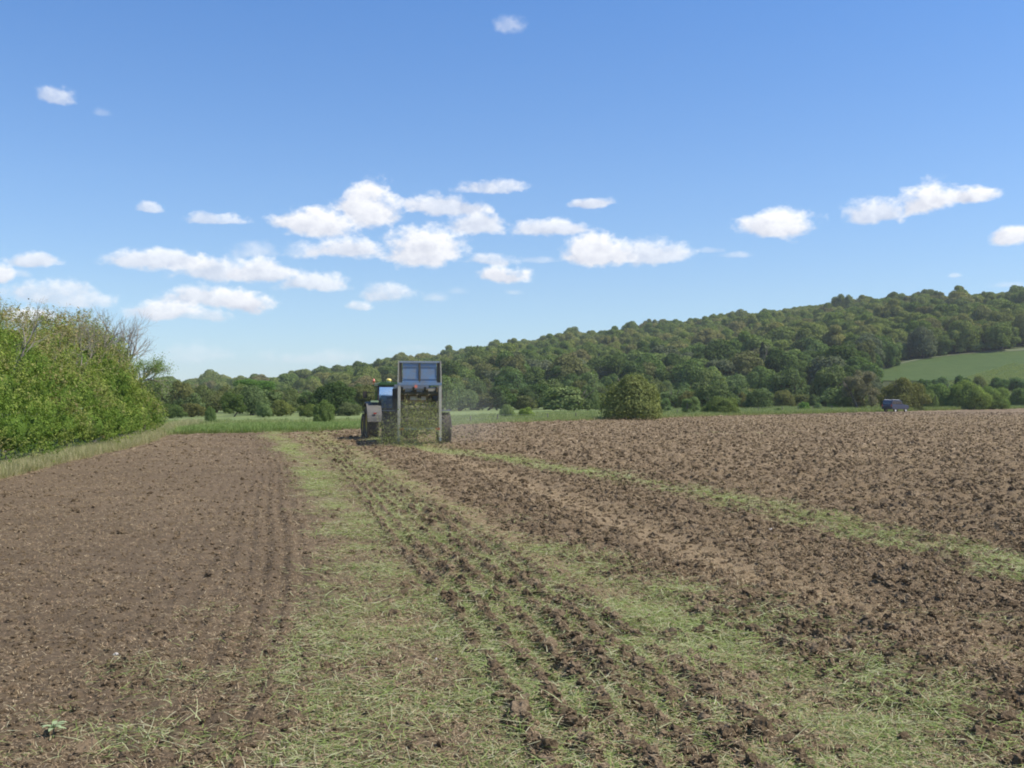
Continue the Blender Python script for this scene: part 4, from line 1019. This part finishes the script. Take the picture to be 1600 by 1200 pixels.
    MB().tube((.45, 1.35, 1.6), (.45, 1.35, 2.75), .06).tube((.45, 1.35, 2.75), (.47, 1.27, 2.92), .045).build('exhaust', P_dark, T)
    MB().box((0, -.85, .62), (.14, .6, .1)).tube((-.4, -.95, .6), (-.4, -.2, .75), .04).tube((.4, -.95, .6), (.4, -.2, .75), .04).build('hitch', P_dark, T)
    return T
_pc = {}
def paintcache():
    if 'a' not in _pc: _pc['a'] = paint('pale_green_lamp', (.40, .52, .30), .5, amt=.2)
    return _pc['a']

# ------------------------------------------------------------------ spreader trailer (forward +Y, origin on the ground under the tailgate)
def spreader(loc, rz):
    T = empty('muck_spreader', loc, rz); tag(T, 'tall muck spreader trailer with raised blue tailgate throwing out cut grass', 'trailer')
    L_ = 4.6; hw = .86; z0, z1 = 1.0, 2.62
    for sx in (-1, 1):
        s_ = MB().box((sx * hw, L_ / 2 + .1, (z0 + z1) / 2), (.05, L_, z1 - z0), bev=.01); s_.build('side_panel', P_dark if sx < 0 else P_dark, T)
        for q in range(7): MB().box((sx * (hw + .055), .25 + q * (L_ - .3) / 6, (z0 + z1) / 2), (.07, .08, z1 - z0), bev=.01).build('side_rib', P_dark, T)
        MB().box((sx * hw, L_ / 2 + .1, z1 + .04), (.12, L_, .09), bev=.015).build('top_rail', P_grey, T)
    MB().box((0, L_ + .13, 1.9), (1.7, .06, 1.9), bev=.01).build('front_panel', P_grey, T)
    MB().box((0, L_ / 2 + .1, z0 - .05), (1.7, L_, .08)).build('floor', P_dark, T)
    MB().box((-.45, L_ / 2 + .5, .82), (.12, L_ + 1, .22)).box((.45, L_ / 2 + .5, .82), (.12, L_ + 1, .22)).build('chassis', P_dark, T)
    MB().tube((-1.2, 1.75, .78), (1.2, 1.75, .78), .09).build('axle', P_dark, T)
    MB().prism([(L_ + .9, .72), (L_ + .9, .9), (L_ + 2.3, .72), (L_ + 2.3, .58)], -.12, .12).tube((-.45, L_ + .8, .82), (0, L_ + 1.9, .7), .06).tube((.45, L_ + .8, .82), (0, L_ + 1.9, .7), .06).build('drawbar', P_dark, T)
    MB().box((0, .75, 1.5), (1.62, 1.2, .9), bev=.15).box((0, 2.6, 1.65), (1.62, 3.6, 1.3), bev=.2).build('load', P_muck, T)
    # rear frame
    for sx in (-1, 1):
        MB().box((sx * .92, -.06, 1.58), (.13, .14, 2.38), bev=.012).build('rear_post', P_cream, T)
        MB().box((sx * .92, -.06, .51), (.10, .11, .52), bev=.01).build('post_foot', P_lblue, T)
        MB().box((sx * .955, -.04, 3.32), (.055, .10, 1.06), rot=(0, sx * -.03, 0), bev=.008).build('guide_rail', P_cream, T)
        MB().box((sx * .85, .04, 3.32), (.12, .05, 1.0), bev=.005).build('inner_guide', P_dark, T)
    MB().box((0, -.07, 2.81), (1.98, .14, .13), bev=.015).build('cross_member', P_blue, T)
    MB().box((0, -.05, .80), (1.75, .10, .09), bev=.01).build('lower_bar', P_lblue, T)
    MB().box((-.35, .1, .66), (.1, .3, .3)).box((.35, .1, .66), (.1, .3, .3)).tube((-.5, .0, .62), (.5, .0, .62), .05).build('gearbox', P_dark, T)
    # raised tailgate
    for sx in (-1, 1): MB().box((sx * .405, .0, 3.32), (.71, .03, .86)).box((sx * .405, -.025, 3.05), (.68, .02, .03)).box((sx * .405, -.025, 3.60), (.68, .02, .03)).build('tailgate_panel', P_blue, T)
    MB().box((0, -.02, 3.32), (.07, .07, .9), bev=.008).build('tailgate_bar', P_dark, T)
    MB().box((0, -.02, 3.80), (1.80, .08, .08), bev=.01).build('tailgate_top_rail', P_lblue, T)
    MB().box((0, -.03, 2.91), (1.56, .05, .06), bev=.008).build('tailgate_bottom_rail', P_blue, T)
    # beaters
    for zc in (2.38, 1.75, 1.2):
        b = MB().tube((-.84, .1, zc), (.84, .1, zc), .10, n=12)
        for k in range(22):
            a = k * .9; x_ = -.78 + k * 1.56 / 21
            m = Matrix.Translation((x_, .1, zc)) @ Matrix.Rotation(a, 4, 'X') @ Matrix.Translation((0, 0, .19)) @ Matrix.Rotation(.5, 4, 'Z')
            bmesh.ops.create_cube(b.bm, size=1, matrix=m @ Matrix.Diagonal((.10, .03, .22, 1)))
        b.build('beater', P_dark if zc < 2 else P_muck, T)
    MB().box((0, .25, 2.55), (1.62, .05, .12)).box((-.05, .22, 2.18), (.7, .04, .16)).build('deflector', P_cream, T)
    MB().tube((-.18, -.15, 2.70), (-.18, -.20, 2.70), .07).build('marker_lamp', P_org, T)
    wheel(T, -1.28, 1.75, .78, .62, -1, P_grey, 18); wheel(T, 1.28, 1.75, .78, .62, 1, P_grey, 18)
    for sx in (-1, 1):
        MB().box((sx * 1.30, 1.7, 1.60), (.55, .8, .04), bev=.015).build('mudguard', P_grey, T)
        MB().box((sx * .80, -.13, .80), (.2, .05, .1), bev=.01).build('tail_lamp', P_red, T)
    MB().tube((1.0, .6, 2.1), (1.05, .9, 2.35), .04).box((1.02, .5, 2.2), (.10, .3, .35), bev=.02).build('hydraulic_motor', P_dark, T)
    return T
SPX, SPY = g2(655.5, 698.5)
SP = spreader((SPX, SPY, 0.02), math.radians(10))
TR = tractor((-6.32, SPY + 7.6, 0.0), math.radians(14.5))

# flying grass behind the spreader
def spray():
    r = np.random.default_rng(2); n = 12500
    z_r = r.uniform(.7, 2.05, n); vx = r.normal(0, .48, n) + r.choice([0, 0, -.75, .55], n) ; vy = -np.abs(r.normal(2.2, 1.1, n)); vz = r.normal(.6, .9, n)
    tm = r.uniform(0, 1, n) ** 1.1 * .85
    X = r.uniform(-.8, .8, n) + vx * tm * 1.3; Y = -.1 + vy * tm; Z = z_r + vz * tm - 4.9 * tm * tm
    k = Z > .02; X, Y, Z = X[k], Y[k], Z[k]
    m_ = 2600; X = np.concatenate([X, r.uniform(-1.9, -.7, m_)]); Y = np.concatenate([Y, r.uniform(-1.8, .6, m_)]); Z = np.concatenate([Z, np.abs(r.normal(0, .75, m_)) + .05])
    m_ = 1300; X = np.concatenate([X, r.normal(0, 1.9, m_)]); Y = np.concatenate([Y, r.uniform(-3.5, 1.5, m_)]); Z = np.concatenate([Z, np.abs(r.normal(.6, 1.0, m_)) + .05])
    C = np.stack([X, Y, Z], 1); C = C[Z < 3.2]
    V_, F_ = leaf_quads(C, r.normal(0, 1, C.shape), .023 * np.exp(r.normal(0, .4, len(C))), r, .35)
    o = link('flying_grass', npmesh('flying_grass', V_, F_, M_spray, dict(rnd=np.repeat(r.random(len(C)), 4)))); o.location = (SPX, SPY, 0); o.rotation_euler = (0, 0, math.radians(10))
    tag(o, 'shower of chopped grass thrown out behind the spreader', 'flying grass', kind='stuff')
spray()
def dust(name, c_, r_, dens, col=(.75, .68, .55)):
    V_, F_ = ICO2; m = NT('airborne_dust'); v_ = m.n('ShaderNodeVolumePrincipled'); v_.inputs['Color'].default_value = (*col, 1); v_.inputs['Density'].default_value = dens
    v_.inputs['Anisotropy'].default_value = .2; m.l(v_.outputs[0], m.out.inputs['Volume'])
    rr = np.random.default_rng(3); o = link(name, npmesh(name, V_ * np.array(r_) * rr.uniform(.85, 1.1, (len(V_), 1)), F_, m.m), loc=c_)
    return tag(o, 'faint pale dust drifting to the right of the spreader' if name == 'dust_cloud' else 'thin dusty veil hanging behind the spreader', 'dust', kind='stuff')
for k_ in range(3):
    f_ = 1 - .27 * k_
    dust('dust_cloud', (SPX + 1.9 - .15 * k_, SPY + 2.0, 1.25), (2.7 * f_, 2.2 * f_, 2.0 * f_), .013, (.98, .95, .88))
for k_ in range(2): dust('dust_veil', (SPX - .2, SPY - 1.3, .9), (2.6 - .9 * k_, 1.5 - .4 * k_, 1.4 - .4 * k_), .016, (.95, .94, .80))

# ------------------------------------------------------------------ parked car (forward +Y)
def car(loc, rz):
    T = empty('parked_car', loc, rz); tag(T, 'dark blue off-road estate car parked on the far field edge', 'car')
    pb = paint('blue_car_paint', (.022, .030, .07), .3, (.1, .09, .08), .1, coat=.25)
    MB().prism([(-2.25, .5), (-2.28, 1.0), (-2.2, 1.12), (1.0, 1.10), (2.05, 1.0), (2.22, .85), (2.22, .5), (1.85, .42), (-1.9, .42)], -.9, .9).build('body', pb, T, bevel=.05)
    MB().prism([(-2.2, 1.1), (-2.08, 1.72), (-1.9, 1.84), (-.5, 1.84), (-.3, 1.78), (.25, 1.76), (.95, 1.1)], -.80, .80).build('cabin', pb, T, bevel=.05)
    for sx in (-1, 1):
        for (a, b_, c_, d_) in ((-2.02, -1.1, -1.1, -1.95), (-1.02, -.28, -.28, -1.02), (-.2, .72, .2, -.2)):
            MB().prism([(a, 1.17), (b_, 1.17), (c_, 1.66), (d_, 1.66)], *sorted((sx * .801, sx * .812))).build('side_window', P_glass, T)
        MB().tube((sx * .68, -1.9, 1.9), (sx * .68, .1, 1.86), .025, n=6).build('roof_rail', P_white, T)
        MB().box((sx * .78, -2.27, .98), (.16, .05, .34), bev=.01).build('tail_light', P_red, T)
        MB().box((sx * .65, 2.22, .82), (.3, .05, .18), bev=.01).build('headlight', P_white, T)
        MB().box((sx * .98, .72, 1.2), (.14, .1, .16), bev=.02).build('wing_mirror', P_black, T)
    MB().box((0, -2.155, 1.42), (1.3, .012, .46), rot=(-.19, 0, 0)).build('rear_window', P_glass, T)
    MB().prism([(.30, 1.735), (.95, 1.13), (.965, 1.14), (.315, 1.75)], -.7, .7).build('windscreen', P_glass, T)
    MB().lathe([(-.1, .02), (-.1, .34), (.1, .34), (.1, .02)], 24).build('spare_wheel', P_tyre, T)
    T.children[-1].location = (.1, -2.4, 1.0); T.children[-1].rotation_euler = (0, 0, PI / 2)
    MB().box((0, -2.3, .55), (1.75, .16, .22), bev=.03).build('bumper', P_black, T); MB().box((0, 2.25, .55), (1.75, .16, .24), bev=.03).build('bumper', P_black, T)
    for sx in (-1, 1):
        for yy in (-1.35, 1.4): wheel(T, sx * .80, yy, .37, .24, sx, P_white, 16, .58)
    return T
cxx, cyy = g2(1399, 644.4)
car((cxx, cyy, 0.08), -math.radians(53))

# ------------------------------------------------------------------ fence
def fence():
    T = empty('wire_fence', (10, 112, 0)); tag(T, 'thin wire fence on wooden posts in the meadow beyond the soil', 'fence')
    wood = paint('weathered_post', (.23, .19, .15), .9, (.12, .1, .08), .5)
    pts = []
    for px, bs, tp in ((694, 667, 652), (735, 663, 650), (776, 661.5, 647), (856, 657, 646), (900, 656, 645), (1058, 650, 640), (1103, 650, 637), (1150, 648, 637), (1185, 647.5, 636), (1222, 647, 635), (1247, 646, 635), (1270, 645.5, 634), (1300, 645, 633.5)):
        x_, y_ = g2(px, bs); h_ = (bs - tp) / F * y_; lean = .12 if px == 776 else random.uniform(-.04, .04)
        m = MB().tube((0, 0, -.2), (lean, 0, h_), .065 if px == 776 else .05, .05, n=8).build('post', wood, T, loc=(x_ - 10, y_ - 112, 0)); pts.append((x_ - 10 + lean, y_ - 112, h_))
    for q, fz in enumerate((.92, .6)):
        sg = [((a[0], a[1], a[2] * fz), (b[0], b[1], b[2] * fz), .006, .006) for a, b in zip(pts, pts[1:])]
        V_, F_ = tubes(sg, 3); link('wire', npmesh('wire', V_, F_, P_grey), T)
fence()

# ------------------------------------------------------------------ the air: one box of thin even haze round everything
hz = MB().box((0, 0, 58), (7200, 7200, 126)); hm_ = NT('thin_haze'); hv = hm_.n('ShaderNodeVolumePrincipled')
hv.inputs['Color'].default_value = (.86, .91, .97, 1); hv.inputs['Density'].default_value = HAZE; hv.inputs['Anisotropy'].default_value = .1; hm_.l(hv.outputs[0], hm_.out.inputs['Volume'])
tag(hz.build('haze', hm_.m), 'thin summer haze over the whole valley', 'haze', kind='stuff')

# ------------------------------------------------------------------ small things lying on the soil
def stone(px, py, r_, seed, label):
    x_, y_ = g2(px, py); bm = bmesh.new(); bmesh.ops.create_icosphere(bm, subdivisions=2, radius=r_)
    for v_ in bm.verts:
        v_.co *= 1 + mnoise.noise(v_.co / r_ * 1.3 + Vector((seed, 0, 0))) * .5; v_.co.z *= .65
    me = bpy.data.meshes.new('stone'); bm.to_mesh(me); bm.free(); me.materials.append(P_stone)
    h_ = float(height(np.array([x_]), np.array([y_]))[0]); tag(link('stone', me, loc=(x_, y_, h_ + r_ * .3)), label, 'stone')
P_stone = paint('pale_flint', (.55, .50, .43), .8, (.30, .24, .18), .5, scale=20)
stone(953, 912, .032, 1, 'small pale stone at the head of the near right grass swath')
stone(183, 740 + 300, .022, 2, 'small pale stone on the bare soil at the lower left')
stone(1205, 745 + 90, .045, 3, 'pale stone at the edge of the upper green swath on the right')
stone(684, 1037, .028, 5, 'small pinkish pale stone between the left swath and the ridged soil')
def weed(px, py):
    x_, y_ = g2(px, py); h_ = float(height(np.array([x_]), np.array([y_]))[0]); r = np.random.default_rng(8)
    root = empty('weed', (x_, y_, h_)); tag(root, 'pale leafy weed growing alone on bare soil at the lower left corner', 'weed')
    for k in range(9):
        a = k * 2.4; n_ = 6; pts = []
        for j in range(n_):
            t_ = j / (n_ - 1); w_ = .016 * math.sin(PI * min(.98, t_ * .9 + .08)); c0 = Vector((math.cos(a) * .085 * t_, math.sin(a) * .085 * t_, .03 + .06 * t_ - .05 * t_ * t_ + k * .004)); sd = Vector((-math.sin(a), math.cos(a), 0))
            pts += [(c0 - sd * w_)[:], (c0 + sd * w_)[:]]
        f_ = link('leaf', npmesh('leaf', np.array(pts), np.array([[2 * j, 2 * j + 1, 2 * j + 3, 2 * j + 2] for j in range(n_ - 1)]), M_own, dict(rnd=np.full(len(pts), .6))), root); f_.color = (.34, .42, .26, 1)
    V_, F_ = tubes([((0, 0, -.02), (0, 0, .07), .006, .004)], 6); link('stem', npmesh('stem', V_, F_, M_bark), root)
weed(87, 1160)
